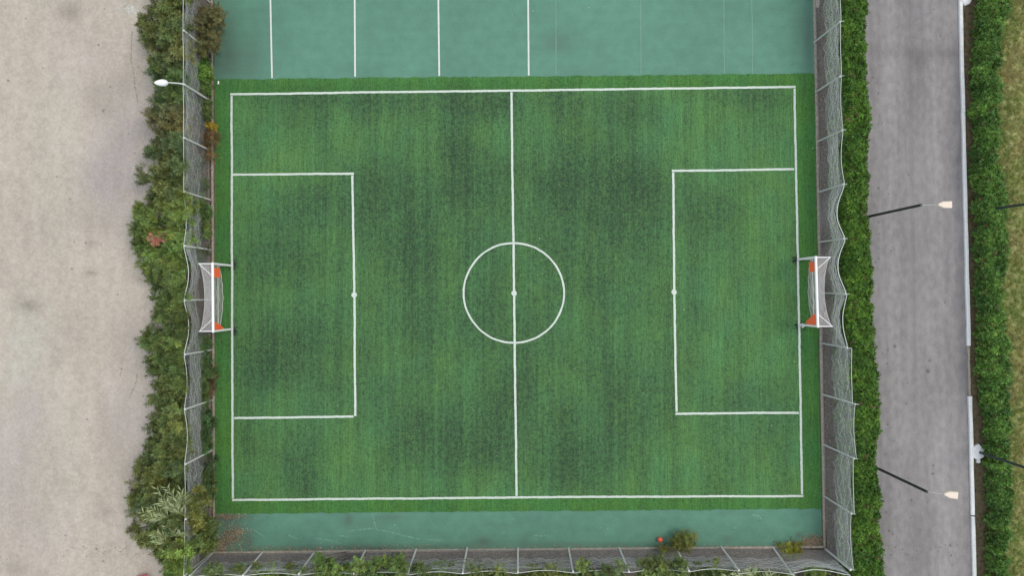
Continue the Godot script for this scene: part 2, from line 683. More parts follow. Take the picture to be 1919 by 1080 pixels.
# a cloth target hung in a goal mouth: outline of [z, height] in the plane at x
func cloth_target(label: String, x: float, outline: Array, lean: float) -> void:
	var m := Vector2.ZERO
	for q in outline:
		m += Vector2(q[0], q[1])
	m /= outline.size()
	var t := thing("cloth_target", label, "target", Vector3(x, m.y, m.x), 0.0, "orange cloth targets in the goals")
	var b := B.new()
	var hem := B.new()
	var f := FastNoiseLite.new()
	f.seed = int(x * 10.0 + m.x * 7.0)
	f.frequency = 2.0
	var ring := []
	for k in outline.size():
		var p := Vector2(outline[k][0], outline[k][1]) - m
		var e := Vector2(outline[(k + 1) % outline.size()][0], outline[(k + 1) % outline.size()][1]) - m
		for s in 8:
			ring.append(p.lerp(e, s / 8.0))
	for side in [-1.0, 1.0]:
		for lvl in 4:
			for k in ring.size():
				for c in [[0, 0, 0, 1, 1, 1], [0, 0, 1, 1, 1, 0]]:
					var ids := []
					for e in 3:
						var q: Vector2 = ring[(k + c[e * 2]) % ring.size()]
						q *= (lvl + c[e * 2 + 1]) / 4.0
						var bump := 0.035 * f.get_noise_2d(q.x * 2.0, q.y * 2.0) + lean * (q.y)
						ids.append(b.vert(Vector3(bump + side * 0.004, q.y, q.x), Vector3(side, 0.2, 0).normalized()))
					if side < 0.0:
						b.tri(ids[0], ids[1], ids[2])
					else:
						b.tri(ids[0], ids[2], ids[1])
	part("sheet", b.mesh(), M.orange, t)
	var pts := []
	var rad := []
	for k in ring.size() + 1:
		var q: Vector2 = ring[k % ring.size()]
		pts.append(Vector3(0.035 * f.get_noise_2d(q.x * 2.0, q.y * 2.0) + lean * q.y, q.y, q.x))
		rad.append(0.011)
	hem.tube(pts, rad, 5, false)
	part("hem", hem.mesh(), M.orange_hem, t)

# ------------------------------------------------------------------ street lamps
func road_lamp(label: String, foot: Vector3, top: Vector3, arm_dir: Vector3, pole_mat: Material, base: bool, group: String) -> void:
	var t := thing("street_lamp", label, "street lamp", foot, 0.0, group)
	var d := top - foot
	var b := B.new()
	b.tube([Vector3.ZERO, d * 0.02, d * 0.022, d * 0.5, d], [0.10, 0.10, 0.06, 0.058, 0.055], 12)
	part("pole", b.mesh(), pole_mat, t)
	var a := B.new()
	a.tube([d * 0.995, d + arm_dir * 0.3 + Vector3.UP * 0.05, d + arm_dir * 0.68 + Vector3.UP * 0.08], [0.02, 0.017, 0.015], 8)
	part("arm", a.mesh(), M.arm, t)
	var h := B.new()
	var s := Vector3(-arm_dir.z, 0, arm_dir.x)
	var outl := []
	for q in [[0.6, 0.045], [0.66, 0.06], [0.80, 0.13], [1.13, 0.135], [1.14, 0.12], [1.14, -0.12], [1.13, -0.135], [0.80, -0.13], [0.66, -0.06], [0.6, -0.045]]:
		var p: Vector3 = arm_dir * q[0] + s * q[1]
		outl.append(Vector2(d.x + p.x, d.z + p.z))
	h.slab(outl, d.y + 0.02, d.y + 0.13, 0.025)
	var head := part("lamp_head", h.mesh(), M.cream, t)
	var g := B.new()
	var lens := []
	for q in [[0.84, 0.1], [1.1, 0.1], [1.1, -0.1], [0.84, -0.1]]:
		var p: Vector3 = arm_dir * q[0] + s * q[1]
		lens.append(Vector2(d.x + p.x, d.z + p.z))
	g.slab(lens, d.y - 0.01, d.y + 0.017)
	part("lens", g.mesh(), M.lens, head)
	if base:
		var cb := B.new()
		var ou := []
		for k in 18:
			var an := TAU * k / 18.0
			var r := 0.36 * rng.randf_range(0.86, 1.08)
			ou.append(Vector2(cos(an) * r * 0.85 - 0.06, sin(an) * r))
		cb.slab(ou, -0.05, 0.16, 0.05)
		part("concrete_base", cb.mesh(), M.kerb, t)

# ------------------------------------------------------------------ textures of the large surfaces
func turf_material() -> StandardMaterial3D:
	var w := 2048
	var h := 1480
	var rect := Rect2(395, 130, 1145, 836)
	var blobs := [[560, 172, 110, 22, .55], [575, 205, 60, 40, .4], [700, 190, 60, 30, .55], [860, 190, 70, 35, .8], [845, 270, 45, 80, .5], [930, 190, 50, 30, .6],
		[700, 355, 50, 60, .4], [760, 400, 110, 90, .5], [775, 480, 70, 80, .4], [590, 370, 60, 40, .5], [540, 420, 60, 50, .4], [490, 490, 70, 50, .5], [570, 500, 50, 60, .35],
		[905, 330, 60, 60, .45], [850, 320, 40, 60, .4], [1060, 190, 60, 40, .5], [1060, 300, 80, 60, .35], [1180, 200, 60, 50, .4], [1150, 330, 90, 60, .5], [1060, 345, 60, 50, .6],
		[1130, 400, 120, 80, .4], [1200, 350, 50, 60, .4], [1400, 178, 80, 25, .5], [1320, 385, 40, 60, .35], [1350, 400, 50, 50, .3], [500, 650, 70, 60, .6], [560, 670, 60, 50, .5],
		[600, 610, 50, 50, .4], [480, 700, 50, 50, .4], [560, 830, 40, 60, .4], [565, 900, 30, 50, .6], [470, 805, 22, 50, .4], [700, 700, 40, 120, .4], [780, 590, 60, 60, .35],
		[830, 800, 90, 70, .5], [885, 850, 80, 40, .45], [770, 830, 60, 50, .35], [940, 780, 40, 60, .45], [990, 700, 40, 80, .35], [1045, 790, 50, 40, .5], [1090, 850, 90, 40, .65],
		[1060, 890, 70, 30, .5], [1160, 720, 80, 80, .4], [1200, 780, 60, 60, .3], [1440, 800, 50, 50, .45], [1400, 740, 60, 40, .4], [1340, 800, 30, 60, .35], [1340, 900, 30, 50, .35],
		[1060, 480, 60, 80, .35], [1150, 560, 60, 80, .3], [1180, 450, 50, 60, .3], [620, 720, 40, 40, .25], [900, 600, 120, 90, .22], [760, 180, 200, 25, .2], [900, 470, 330, 230, .22], [1050, 720, 300, 160, .16], [1280, 560, 60, 120, .15]]
	for p in [[436, 497], [438, 619], [1494, 486], [1498, 611]]:   # darker turf round the goalposts' feet
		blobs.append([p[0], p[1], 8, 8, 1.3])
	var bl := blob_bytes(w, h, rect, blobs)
	var mid := noise_bytes(w, h, 0.05, 11, 5)
	var big := noise_bytes(w, h, 0.02, 12, 3, 4.0, 4.0)
	var fine := noise_bytes(w, h, 0.3, 13, 2, 1.0, 1.0, FastNoiseLite.TYPE_VALUE)
	var lane2 := noise_bytes(w, h, 0.06, 17, 3, 1.0, 70.0)
	var str1 := noise_bytes(w, h, 0.22, 14, 2, 1.0, 18.0)
	var lane := noise_bytes(w, h, 0.05, 15, 2, 3.0, 60.0)
	var hue := noise_bytes(w, h, 0.03, 16, 2, 5.0, 7.0)
	var d := PackedByteArray()
	d.resize(w * h * 3)
	for y in h:
		var py := rect.position.y + rect.size.y * y / h
		var xl := 433.0 + (py - 175.0) * 0.0105
		var xr := 1491.0 + (py - 161.0) * 0.0105
		for x in w:
			var k := y * w + x
			var px := rect.position.x + rect.size.x * x / w
			var margin := px < xl or px > xr or py < 175.0 - (px - 431.0) * 0.0132 or py > 934.5 - (px - 441.0) * 0.0071
			var stain: float = bl[k] / 255.0
			var nm: float = mid[k] / 255.0
			var nf: float = fine[k] / 255.0 - 0.5
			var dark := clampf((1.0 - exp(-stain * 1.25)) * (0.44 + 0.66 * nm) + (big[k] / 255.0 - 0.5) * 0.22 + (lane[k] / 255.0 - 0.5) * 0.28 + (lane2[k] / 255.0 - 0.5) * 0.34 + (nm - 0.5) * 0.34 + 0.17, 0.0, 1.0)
			if margin:
				dark *= 0.65
			# crumb rubber shows as separate dark specks between the blades
			if nf < -0.22 + dark * 0.22:
				dark = min(1.25, dark + 0.28)
			var bright := 1.0 + nf * 0.24 + (str1[k] / 255.0 - 0.5) * 0.22 + (nm - 0.5) * 0.10
			var hu := (hue[k] / 255.0 - 0.5)
			var r := lerpf(77.0 + hu * 9.0, 47.0, dark)
			var g := lerpf(121.0, 74.0, dark)
			var b := lerpf(68.0 - hu * 12.0, 47.0, dark)
			if margin:
				r -= 11.0
				g -= 6.0
				b -= 15.0
			k *= 3
			d[k] = clampi(int(r * bright), 0, 255)
			d[k + 1] = clampi(int(g * bright), 0, 255)
			d[k + 2] = clampi(int(b * bright), 0, 255)
	var bits := []
	for k in 70:
		var g := rng.randf_range(150, 215)
		bits.append([rng.randf_range(405, 1525), rng.randf_range(150, 950), rng.randf_range(0.5, 1.1), g, g, g * 0.85, 0.8])
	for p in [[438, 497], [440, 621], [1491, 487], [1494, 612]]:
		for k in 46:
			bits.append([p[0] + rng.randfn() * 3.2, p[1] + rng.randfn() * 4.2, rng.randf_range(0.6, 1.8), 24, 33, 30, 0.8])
	for k in 1500:
		bits.append([rng.randf_range(440, 1490), rng.randf_range(170, 930), rng.randf_range(0.5, 1.4), 38, 62, 42, rng.randf_range(0.15, 0.5)])
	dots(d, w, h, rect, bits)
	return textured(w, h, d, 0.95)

func court_material(rect: Rect2, w: int, h: int, sd: int, extra: Array) -> StandardMaterial3D:
	var big := noise_bytes(w, h, 0.02, sd, 3, 5.0, 5.0)
	var mid := noise_bytes(w, h, 0.03, sd + 1, 4)
	var fine := noise_bytes(w, h, 0.4, sd + 2, 2)
	var brush := noise_bytes(w, h, 0.06, sd + 3, 3, 12.0, 1.0)
	var dirt_shade := blob_bytes(w, h, rect, extra)  # grime, plus shade beside the fence painted into the colour
	var d := PackedByteArray()
	d.resize(w * h * 3)
	for k in w * h:
		var s := 1.0 + (big[k] - 128) * 0.00035 + (mid[k] - 128) * 0.00035 + (fine[k] - 128) * 0.0008 + (brush[k] - 128) * 0.00012
		var q := clampf(dirt_shade[k] / 255.0 * (0.3 + mid[k] / 180.0), 0.0, 1.0)
		d[k * 3] = clampi(int(lerpf(84.0, 74.0, q) * s), 0, 255)
		d[k * 3 + 1] = clampi(int(lerpf(128.0, 93.0, q) * s), 0, 255)
		d[k * 3 + 2] = clampi(int(lerpf(109.0, 83.0, q) * s), 0, 255)
	var bits := []
	for k in 60:
		bits.append([rng.randf_range(rect.position.x, rect.end.x), rng.randf_range(rect.position.y, rect.end.y), rng.randf_range(0.6, 1.6), 70, 100, 88, 0.6])
	for k in 26:
		bits.append([rng.randf_range(rect.position.x, rect.end.x), rng.randf_range(rect.position.y, rect.end.y), rng.randf_range(0.5, 1.2), 170, 195, 180, 0.7])
	if h < 300:
		for c in [[[592, 1006], [612, 1007], [630, 1011], [642, 1016]], [[655, 992], [690, 988], [705, 988], [735, 995], [770, 1003], [790, 1008]], [[800, 1008], [830, 1009]], [[545, 1000], [560, 1007]],
				[[1406, 962], [1420, 965], [1424, 972]], [[1470, 1008], [1484, 1004]], [[640, 1000], [655, 1004]], [[480, 990], [500, 1003]], [[1000, 1000], [1030, 1001]], [[700, 960], [706, 985]]]:
			scratch(bits, c, 1.0, [140, 178, 160], 0.55)
	dots(d, w, h, rect, bits)
	return textured(w, h, d, 0.8)

func yard_material(rect: Rect2, w: int, h: int) -> StandardMaterial3D:
	var blobs := [[120, 15, 30, 18, .6], [180, 175, 40, 30, .2], [205, 160, 60, 30, .35], [185, 205, 30, 25, .35], [55, 570, 30, 14, .7], [170, 455, 14, 8, .5], [170, 510, 16, 6, .6], [205, 955, 12, 10, .5], [225, 600, 40, 60, .2],
		[35, 1060, 20, 15, .4], [85, 1070, 15, 12, .4], [255, 250, 50, 40, .25], [250, 120, 30, 30, .25], [265, 520, 30, 12, .4], [215, 780, 40, 60, .15], [180, 415, 40, 30, .3], [240, 860, 30, 40, .2], [245, 475, 20, 40, .2]]
	var cool := [[210, 300, 60, 90, .8], [250, 220, 50, 70, .5], [170, 110, 70, 60, .35], [20, 860, 60, 130, .6], [240, 780, 50, 80, .6], [230, 420, 60, 60, .3], [90, 1000, 50, 60, .4], [190, 340, 40, 40, .6], [60, 760, 40, 60, .4], [260, 640, 40, 60, .4]]  # cool lilac tones; beside the shrubs, their shade painted into the concrete
	var pale := [[50, 630, 45, 70, .8], [240, 12, 16, 8, 1.0], [215, 12, 8, 6, .7], [30, 700, 40, 40, .4], [100, 300, 50, 160, .3], [120, 850, 30, 130, .35]]
	var bl := blob_bytes(w, h, rect, blobs)
	var co := blob_bytes(w, h, rect, cool)
	var pa := blob_bytes(w, h, rect, pale)
	var big := noise_bytes(w, h, 0.02, 21, 3, 5.0, 5.0)
	var mid := noise_bytes(w, h, 0.045, 22, 5)
	var fine := noise_bytes(w, h, 0.3, 23, 2, 1.0, 1.0, FastNoiseLite.TYPE_VALUE)
	var brush := noise_bytes(w, h, 0.05, 24, 3, 2.0, 7.0)
	var d := PackedByteArray()
	d.resize(w * h * 3)
	for k in w * h:
		var mm := mid[k] / 255.0
		var s := 1.0 + (big[k] - 128) * 0.0003 + (mm - 0.5) * 0.085 + (fine[k] - 128) * 0.00045 + (brush[k] - 128) * 0.0003
		s -= bl[k] / 255.0 * (0.05 + 0.28 * mm)
		var c := clampf(co[k] / 255.0 * (0.4 + mm) + (brush[k] - 128) * 0.001, 0.0, 1.0)
		var p := pa[k] / 255.0 * (0.3 + 0.9 * mm)
		d[k * 3] = clampi(int((174.0 - 15.0 * c - 3.0 * p) * s), 0, 255)
		d[k * 3 + 1] = clampi(int((164.0 - 13.0 * c + 6.0 * p) * s), 0, 255)
		d[k * 3 + 2] = clampi(int((152.0 - 4.0 * c + 6.0 * p) * s), 0, 255)
	var bits := []
	scratch(bits, [[243, 55], [241, 85], [241, 110], [247, 135], [249, 158], [255, 190]], 0.9, [100, 92, 86], 0.7)
	scratch(bits, [[247, 122], [258, 121]], 1.2, [100, 92, 86], 0.7)
	scratch(bits, [[260, 700], [258, 715], [252, 730], [245, 745]], 0.9, [105, 95, 86], 0.7)
	scratch(bits, [[230, 690], [228, 705]], 0.8, [105, 95, 86], 0.6)
	scratch(bits, [[162, 510], [185, 511]], 1.0, [110, 102, 96], 0.6)
	scratch(bits, [[256, 525], [272, 523]], 1.0, [105, 97, 90], 0.6)
	scratch(bits, [[243, 450], [240, 500]], 0.7, [120, 112, 104], 0.5)
	scratch(bits, [[270, 620], [282, 606], [290, 610]], 0.8, [120, 112, 104], 0.5)
	for k in 6:
		var sx := rng.randf_range(-500, 200)
		var sy := rng.randf_range(-300, 1300)
		scratch(bits, [[sx, sy], [sx + rng.randf_range(-10, 10), sy + 30], [sx + rng.randf_range(-14, 14), sy + 60]], 0.7, [125, 117, 110], 0.35)
	for q in [[180, 80, 2.2], [203, 160, 2], [190, 205, 3], [139, 453, 1.8], [135, 503, 2], [222, 552, 2], [167, 785, 1.6], [130, 1000, 2], [200, 1048, 2], [145, 593, 1.5], [231, 691, 1.6], [271, 742, 1.5], [190, 12, 1.5], [10, 148, 2.4], [75, 124, 1.6], [130, 372, 1.8], [104, 330, 1.4], [250, 285, 1.6], [238, 250, 1.4], [160, 455, 2], [42, 30, 1.5]]:
		bits.append([q[0], q[1], q[2], 105, 98, 92, 0.75])
	for k in 420:
		var g := rng.randf_range(95, 140)
		bits.append([rng.randf_range(rect.position.x, rect.end.x), rng.randf_range(rect.position.y, rect.end.y), rng.randf_range(0.5, 1.5), g, g * 0.95, g * 0.9, rng.randf_range(0.2, 0.6)])
	for k in 30:
		bits.append([rng.randfn(238, 10), rng.randfn(12, 6), rng.randf_range(0.8, 2.5), 195, 195, 192, 0.6])
	dots(d, w, h, rect, bits)
	return textured(w, h, d, 0.95)

func road_material(rect: Rect2, w: int, h: int) -> StandardMaterial3D:
	var big := noise_bytes(w, h, 0.02, 41, 3, 3.0, 8.0)
	var mid := noise_bytes(w, h, 0.04, 42, 4)
	var fine := noise_bytes(w, h, 0.4, 43, 3)
	var streak := noise_bytes(w, h, 0.05, 44, 3, 1.0, 40.0)
	var damp := blob_bytes(w, h, rect, [[1740, 95, 60, 12, .5], [1660, 88, 40, 12, .35], [1790, 90, 30, 25, .4], [1724, 110, 15, 10, .5], [1735, 450, 20, 30, .2], [1640, 150, 16, 40, .35], [1660, 1000, 30, 60, .2]])
	var tyre := PackedFloat32Array()
	tyre.resize(w)
	for x in w:
		var px := rect.position.x + rect.size.x * x / w
		tyre[x] = 0.035 * exp(-pow((px - 1677.0) / 14.0, 2.0)) + 0.035 * exp(-pow((px - 1757.0) / 14.0, 2.0)) - 0.03 * exp(-pow((px - 1712.0) / 7.0, 2.0))
	var d := PackedByteArray()
	d.resize(w * h * 3)
	for y in h:
		for x in w:
			var k := y * w + x
			var s := 1.0 + (big[k] - 128) * 0.0006 + (mid[k] - 128) * 0.0006 + (fine[k] - 128) * 0.0011 + (streak[k] - 128) * 0.00025 + tyre[x] * (1.1 + mid[k] / 255.0)
			s -= damp[k] / 255.0 * (0.1 + 0.12 * mid[k] / 255.0)
			d[k * 3] = clampi(int(131.0 * s), 0, 255)
			d[k * 3 + 1] = clampi(int(127.0 * s), 0, 255)
			d[k * 3 + 2] = clampi(int(127.0 * s), 0, 255)
	var bits := []
	for q in [[1769, 63, 2.5], [1786, 113, 1.6], [1640, 142, 2.5], [1637, 126, 2], [1632, 164, 2], [1650, 172, 2.4], [1648, 152, 1.5], [1655, 228, 2], [1649, 231, 1.8], [1764, 245, 2], [1653, 216, 1.3], [1647, 352, 3], [1705, 328, 2],
			[1668, 362, 1.8], [1635, 366, 1.6], [1647, 416, 2], [1648, 439, 2], [1647, 465, 2], [1640, 491, 2.2], [1647, 484, 2], [1670, 469, 2], [1698, 486, 2], [1771, 567, 2], [1676, 648, 3], [1662, 655, 2.2], [1651, 662, 2],
			[1662, 682, 2.2], [1698, 718, 1.8], [1695, 757, 1.6], [1661, 795, 2.4], [1671, 825, 1.6], [1655, 850, 2], [1660, 852, 1.6], [1744, 885, 3], [1745, 870, 2.2], [1703, 935, 2.6], [1655, 958, 2.2], [1701, 968, 2], [1733, 938, 1.7],
			[1660, 992, 2.6], [1667, 997, 2], [1663, 1038, 2], [1773, 1018, 2.4], [1737, 695, 4], [1740, 675, 3], [1635, 18, 2], [1757, 12, 2], [1667, 345, 1.5], [1640, 382, 1.6]]:
		for e in 3:
			bits.append([q[0] + rng.randf_range(-1.5, 1.5), q[1] + rng.randf_range(-1.5, 1.5), q[2] * rng.randf_range(0.5, 0.9), 84, 81, 81, 0.42])
	for k in 700:
		var g := rng.randf_range(90, 120) if rng.randf() < 0.6 else rng.randf_range(140, 165)
		bits.append([rng.randf_range(rect.position.x, rect.end.x), rng.randf_range(rect.position.y, rect.end.y), rng.randf_range(0.4, 1.2), g, g, g, rng.randf_range(0.3, 0.6)])
	for k in 160:
		bits.append([rng.randfn(1722, 2.5), rng.randf_range(-300, 1400), rng.randf_range(0.4, 1.1), 165, 162, 162, 0.45])
	dots(d, w, h, rect, bits)
	return textured(w, h, d, 0.9)

# ------------------------------------------------------------------ the scene
func _ready() -> void:
	rng.seed = 7
	# camera, sky, sun, exposure
	var cam := Camera3D.new()
	cam.name = "camera"
	cam.projection = Camera3D.PROJECTION_PERSPECTIVE
	cam.fov = rad_to_deg(2.0 * atan(540.0 / FOCAL))
	cam.near = 0.1
	cam.far = 2000.0
	cam.position = Vector3(0, CAM_H, 0)
	cam.rotation = Vector3(-PI / 2 + TILT, 0, 0)
	add_child(cam)
	cam.current = true
	var env := Environment.new()
	env.background_mode = Environment.BG_SKY
	var sm := ProceduralSkyMaterial.new()
	sm.sky_top_color = Color(0.80, 0.83, 0.87)
	sm.sky_horizon_color = Color(0.74, 0.76, 0.79)
	sm.sky_curve = 0.2
	sm.ground_bottom_color = Color(0.35, 0.35, 0.33)
	sm.ground_horizon_color = Color(0.6, 0.61, 0.62)
	sm.sun_angle_max = 0.0
	sm.energy_multiplier = 1.09
	var sky := Sky.new()
	sky.sky_material = sm
	env.sky = sky
	env.tonemap_mode = Environment.TONE_MAPPER_LINEAR
	env.tonemap_exposure = 1.45
	env.sdfgi_enabled = true
	env.ssao_enabled = true
	env.ssil_enabled = true
	var we := WorldEnvironment.new()
	we.name = "environment"
	we.environment = env
	add_child(we)
	var sun := DirectionalLight3D.new()
	sun.name = "sun"
	sun.light_color = Color(1.0, 0.97, 0.92)
	sun.light_energy = 0.36
	sun.light_angular_distance = 25.0
	sun.shadow_enabled = true
	add_child(sun)
	sun.look_at_from_position(Vector3(12, 18, -3), Vector3.ZERO, Vector3.UP)

	# materials
	M.white_metal = mat(Color(0.8, 0.8, 0.79), 0.45)
	M.galv = worn(Color(0.66, 0.67, 0.66), Color(0.46, 0.46, 0.44), 1.5, 71, 0.6)
	M.galv_blue = worn(Color(0.52, 0.56, 0.55), Color(0.40, 0.42, 0.40), 1.5, 72, 0.6)
	M.rust = worn(Color(0.16, 0.13, 0.11), Color(0.28, 0.25, 0.22), 1.0, 73)
	M.net = mat(Color(0.60, 0.63, 0.63), 0.8)
	M.net_fold = mat(Color(0.66, 0.69, 0.69), 0.8)
	M.goal_net = mat(Color(0.66, 0.64, 0.64), 0.8)
	M.cord_mat = mat(Color(0.62, 0.64, 0.63), 0.8)
	M.orange = mat(Color(0.92, 0.13, 0.025), 0.7)
	M.orange.backlight_enabled = true
	M.orange.backlight = Color(0.7, 0.7, 0.7)
	M.orange_hem = mat(Color(0.82, 0.27, 0.10), 0.7)
	M.dark_pole = worn(Color(0.018, 0.020, 0.023), Color(0.035, 0.037, 0.04), 1.0, 74, 0.6)
	M.green_pole = worn(Color(0.020, 0.034, 0.032), Color(0.034, 0.05, 0.045), 1.0, 75, 0.6)
	M.arm = mat(Color(0.35, 0.35, 0.34), 0.5)
	M.cream = worn(Color(0.74, 0.64, 0.54), Color(0.66, 0.56, 0.46), 2.0, 76, 0.6)
	M.lens = mat(Color(0.6, 0.6, 0.58), 0.2)
	M.kerb = worn(Color(0.88, 0.88, 0.87), Color(0.78, 0.77, 0.75), 0.8, 77, 0.85)
	M.kerb_bare = worn(Color(0.30, 0.24, 0.17), Color(0.46, 0.42, 0.36), 1.5, 78)
	M.wall = worn(Color(0.42, 0.38, 0.32), Color(0.24, 0.205, 0.165), 0.9, 79)
	M.bark = worn(Color(0.16, 0.12, 0.08), Color(0.09, 0.07, 0.05), 2.0, 80)
	M.paint = worn(Color(0.60, 0.65, 0.60), Color(0.46, 0.53, 0.47), 1.7, 81)
	M.court_paint = worn(Color(0.66, 0.68, 0.63), Color(0.55, 0.58, 0.53), 1.0, 82)
	M.faint_paint = mat(Color(0.16, 0.28, 0.22))
	M.leaf = leafy()
	M.bay = [net_bay(1, 0.05, 0.05, 0.08, 0.0017), net_bay(2, 0.25, 0.08, 0.08, 0.0017), net_bay(3, 0.75, 0.16, 0.08, 0.0017), net_bay(4, 0.42, 0.12, 0.08, 0.0017), net_bay(5, 0.14, -0.06, 0.08, 0.0017)]
	M.fold = [net_fold(51, 0.1, 0.5, 0.97), net_fold(52, 0.1, 0.42, 0.85), net_fold(53, 0.75, 0.55, 0.98), net_fold(54, 0.6, 0.6, 0.98)]
	M.cord = [rope_mesh(1, 2.57, 0.05, 0.011), rope_mesh(2, 2.57, 0.25, 0.012), rope_mesh(3, 2.57, 0.75, 0.02), rope_mesh(4, 2.57, 0.42, 0.015), rope_mesh(5, 2.57, 0.14, 0.009)]
	print("materials ", Time.get_ticks_msec())

	build_ground()
	print("ground ", Time.get_ticks_msec())
	build_fences()
	build_goals()
	build_lamps()
	print("fences ", Time.get_ticks_msec())
	build_hedges()
	print("hedges ", Time.get_ticks_msec())
	build_shrubs()
	build_small()
	print("done ", Time.get_ticks_msec())

func build_ground() -> void:
	var b := B.new()
	b.quad(Vector3(-900, -0.06, -900), Vector3(900, -0.06, -900), Vector3(900, -0.06, 900), Vector3(-900, -0.06, 900))
	struct("ground", b.mesh(), worn(Color(0.22, 0.20, 0.10), Color(0.13, 0.13, 0.05), 0.12, 91))
	# concrete yard to the west
	var r := Rect2(-520, -420, 880, 1960)
	struct("yard", sheet(r.position, Vector2(r.end.x, r.position.y), r.end, Vector2(r.position.x, r.end.y), -0.012, r, 8, 16), yard_material(r, 900, 2000))
	# soil under the western shrubs, along the southern fence and under the eastern hedge
	var soil := worn(Color(0.17, 0.13, 0.10), Color(0.085, 0.068, 0.055), 0.55, 92)
	struct("soil", sheet(Vector2(322, -420), Vector2(402, -420), Vector2(412, 1540), Vector2(345, 1540), -0.004, r, 4, 40, 14.0), soil)
	struct("soil", sheet(Vector2(404, 1024), Vector2(1590, 1015), Vector2(1594, 1540), Vector2(404, 1540), -0.002, r, 40, 4), soil)
	struct("soil", sheet(Vector2(1524, -420), Vector2(1622, -420), Vector2(1636, 1540), Vector2(1545, 1540), -0.008, r, 4, 40, 6.0), soil)
	struct("verge", sheet(Vector2(1800, -420), Vector2(1850, -420), Vector2(1866, 1540), Vector2(1818, 1540), -0.008, r, 4, 40, 3.0), worn(Color(0.17, 0.12, 0.075), Color(0.10, 0.085, 0.04), 0.7, 93))
	struct("lawn", sheet(Vector2(1846, -420), Vector2(2500, -420), Vector2(2500, 1540), Vector2(1860, 1540), -0.004, r, 10, 40, 6.0), worn(Color(0.34, 0.31, 0.14), Color(0.24, 0.28, 0.09), 0.45, 94))
	var rr := Rect2(1575, -420, 250, 1960)
	struct("road", sheet(Vector2(1590, -420), Vector2(1800, -420), Vector2(1819, 1540), Vector2(1612, 1540), -0.016, rr, 6, 20), road_material(rr, 420, 2040))
	# hard courts north and south of the turf
	var c1 := Rect2(395, -420, 1140, 580)
	var court := struct("sports_court", sheet(Vector2(396, -420), Vector2(1527, -420), Vector2(1531, 142), Vector2(399, 152), 0.0, c1, 10, 6), court_material(c1, 1300, 660, 61,
		[[425, 110, 30, 40, .55], [470, 100, 20, 50, .25], [1040, 75, 30, 18, .35], [1090, 130, 60, 12, .12], [1515, 70, 10, 60, .4], [1500, 40, 18, 30, .2], [420, 40, 20, 40, .3], [690, 60, 10, 30, .12], [1125, 90, 12, 40, .1]]))  # the fade along the right fence is its shade, painted in
	for p in [[504, 499, 508, 144], [663, 661, 664.5, 141], [821, 818, 823, 140], [990.5, 989, 991.5, 139]]:
		part("line_marking", line_mesh([Vector2(p[1], -420), Vector2(p[0], 0), Vector2(p[2], p[3])], 0.076, 0.004, 0.002), M.court_paint, court)
	for p in [1043, 1203, 1360, 1413]:
		part("line_marking", line_mesh([Vector2(p - 1, -420), Vector2(p, 136.5)], 0.032, 0.004, 0.006), M.faint_paint, court)
	var c2 := Rect2(400, 945, 1140, 90)
	struct("sports_court", sheet(Vector2(406, 952), Vector2(1535, 944), Vector2(1537, 1021), Vector2(406, 1030), 0.0, c2, 10, 3), court_material(c2, 1300, 110, 66,
		[[430, 1000, 22, 25, .9], [465, 1010, 14, 18, .6], [430, 965, 30, 8, .7], [652, 968, 10, 14, .6], [730, 965, 25, 6, .5], [905, 1008, 18, 8, .45], [980, 1010, 10, 12, .4], [1355, 1005, 14, 8, .35], [1490, 998, 6, 5, .8],
		[1100, 1014, 300, 5, .3], [700, 1020, 200, 5, .35], [1525, 1000, 8, 30, .35], [690, 980, 30, 20, .2]]))
	# artificial turf with its pitch markings
	var tr := Rect2(395, 130, 1145, 836)
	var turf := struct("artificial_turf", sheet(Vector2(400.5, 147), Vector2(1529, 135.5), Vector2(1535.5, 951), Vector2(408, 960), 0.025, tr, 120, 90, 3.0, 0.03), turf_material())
	var y := 0.031
	var w := 0.1
	for l in [
			[Vector2(430, 175.2), Vector2(700, 171.2), Vector2(960, 168), Vector2(1200, 165), Vector2(1493.5, 161)],
			[Vector2(440, 934.8), Vector2(968, 930), Vector2(1501.5, 927)],
			[Vector2(432.5, 178), Vector2(436, 480), Vector2(437.5, 640), Vector2(441, 932)],
			[Vector2(1491.5, 164), Vector2(1494, 400), Vector2(1496.5, 640), Vector2(1499, 924)],
			[Vector2(959, 171), Vector2(962, 400), Vector2(964, 546), Vector2(966, 740), Vector2(968.3, 927)],
			[Vector2(436, 327), Vector2(550, 326), Vector2(663.5, 325)],
			[Vector2(660.5, 328), Vector2(665, 552), Vector2(667.5, 779)],
			[Vector2(442.5, 782.5), Vector2(560, 781.5), Vector2(665, 780)],
			[Vector2(1489.5, 316.5), Vector2(1380, 318), Vector2(1260, 320)],
			[Vector2(1262.5, 323), Vector2(1263.5, 548), Vector2(1267, 771)],
			[Vector2(1494.5, 773), Vector2(1380, 773.6), Vector2(1264.5, 774.6)]]:
		part("line_marking", line_mesh(l, w, y), M.paint, turf)
		y += 0.0004
	var ring := []
	for k in 73:
		var a := TAU * k / 72.0
		ring.append(Vector2(963.5 + 94.0 * cos(a), 549.5 + 93.6 * sin(a)))
	part("line_marking", line_mesh(ring, 0.086, y + 0.001, 0.008, true), M.paint, turf)
	for p in [Vector2(964, 550), Vector2(665, 553), Vector2(1263, 547.5)]:
		part("spot_marking", disc_mesh(p, 0.13, y + 0.003), M.paint, turf)
	# kerb of the road
	var kerb := Node3D.new()
	kerb.name = "kerb"
	add_child(kerb)
	kerb.set_meta("kind", "structure")
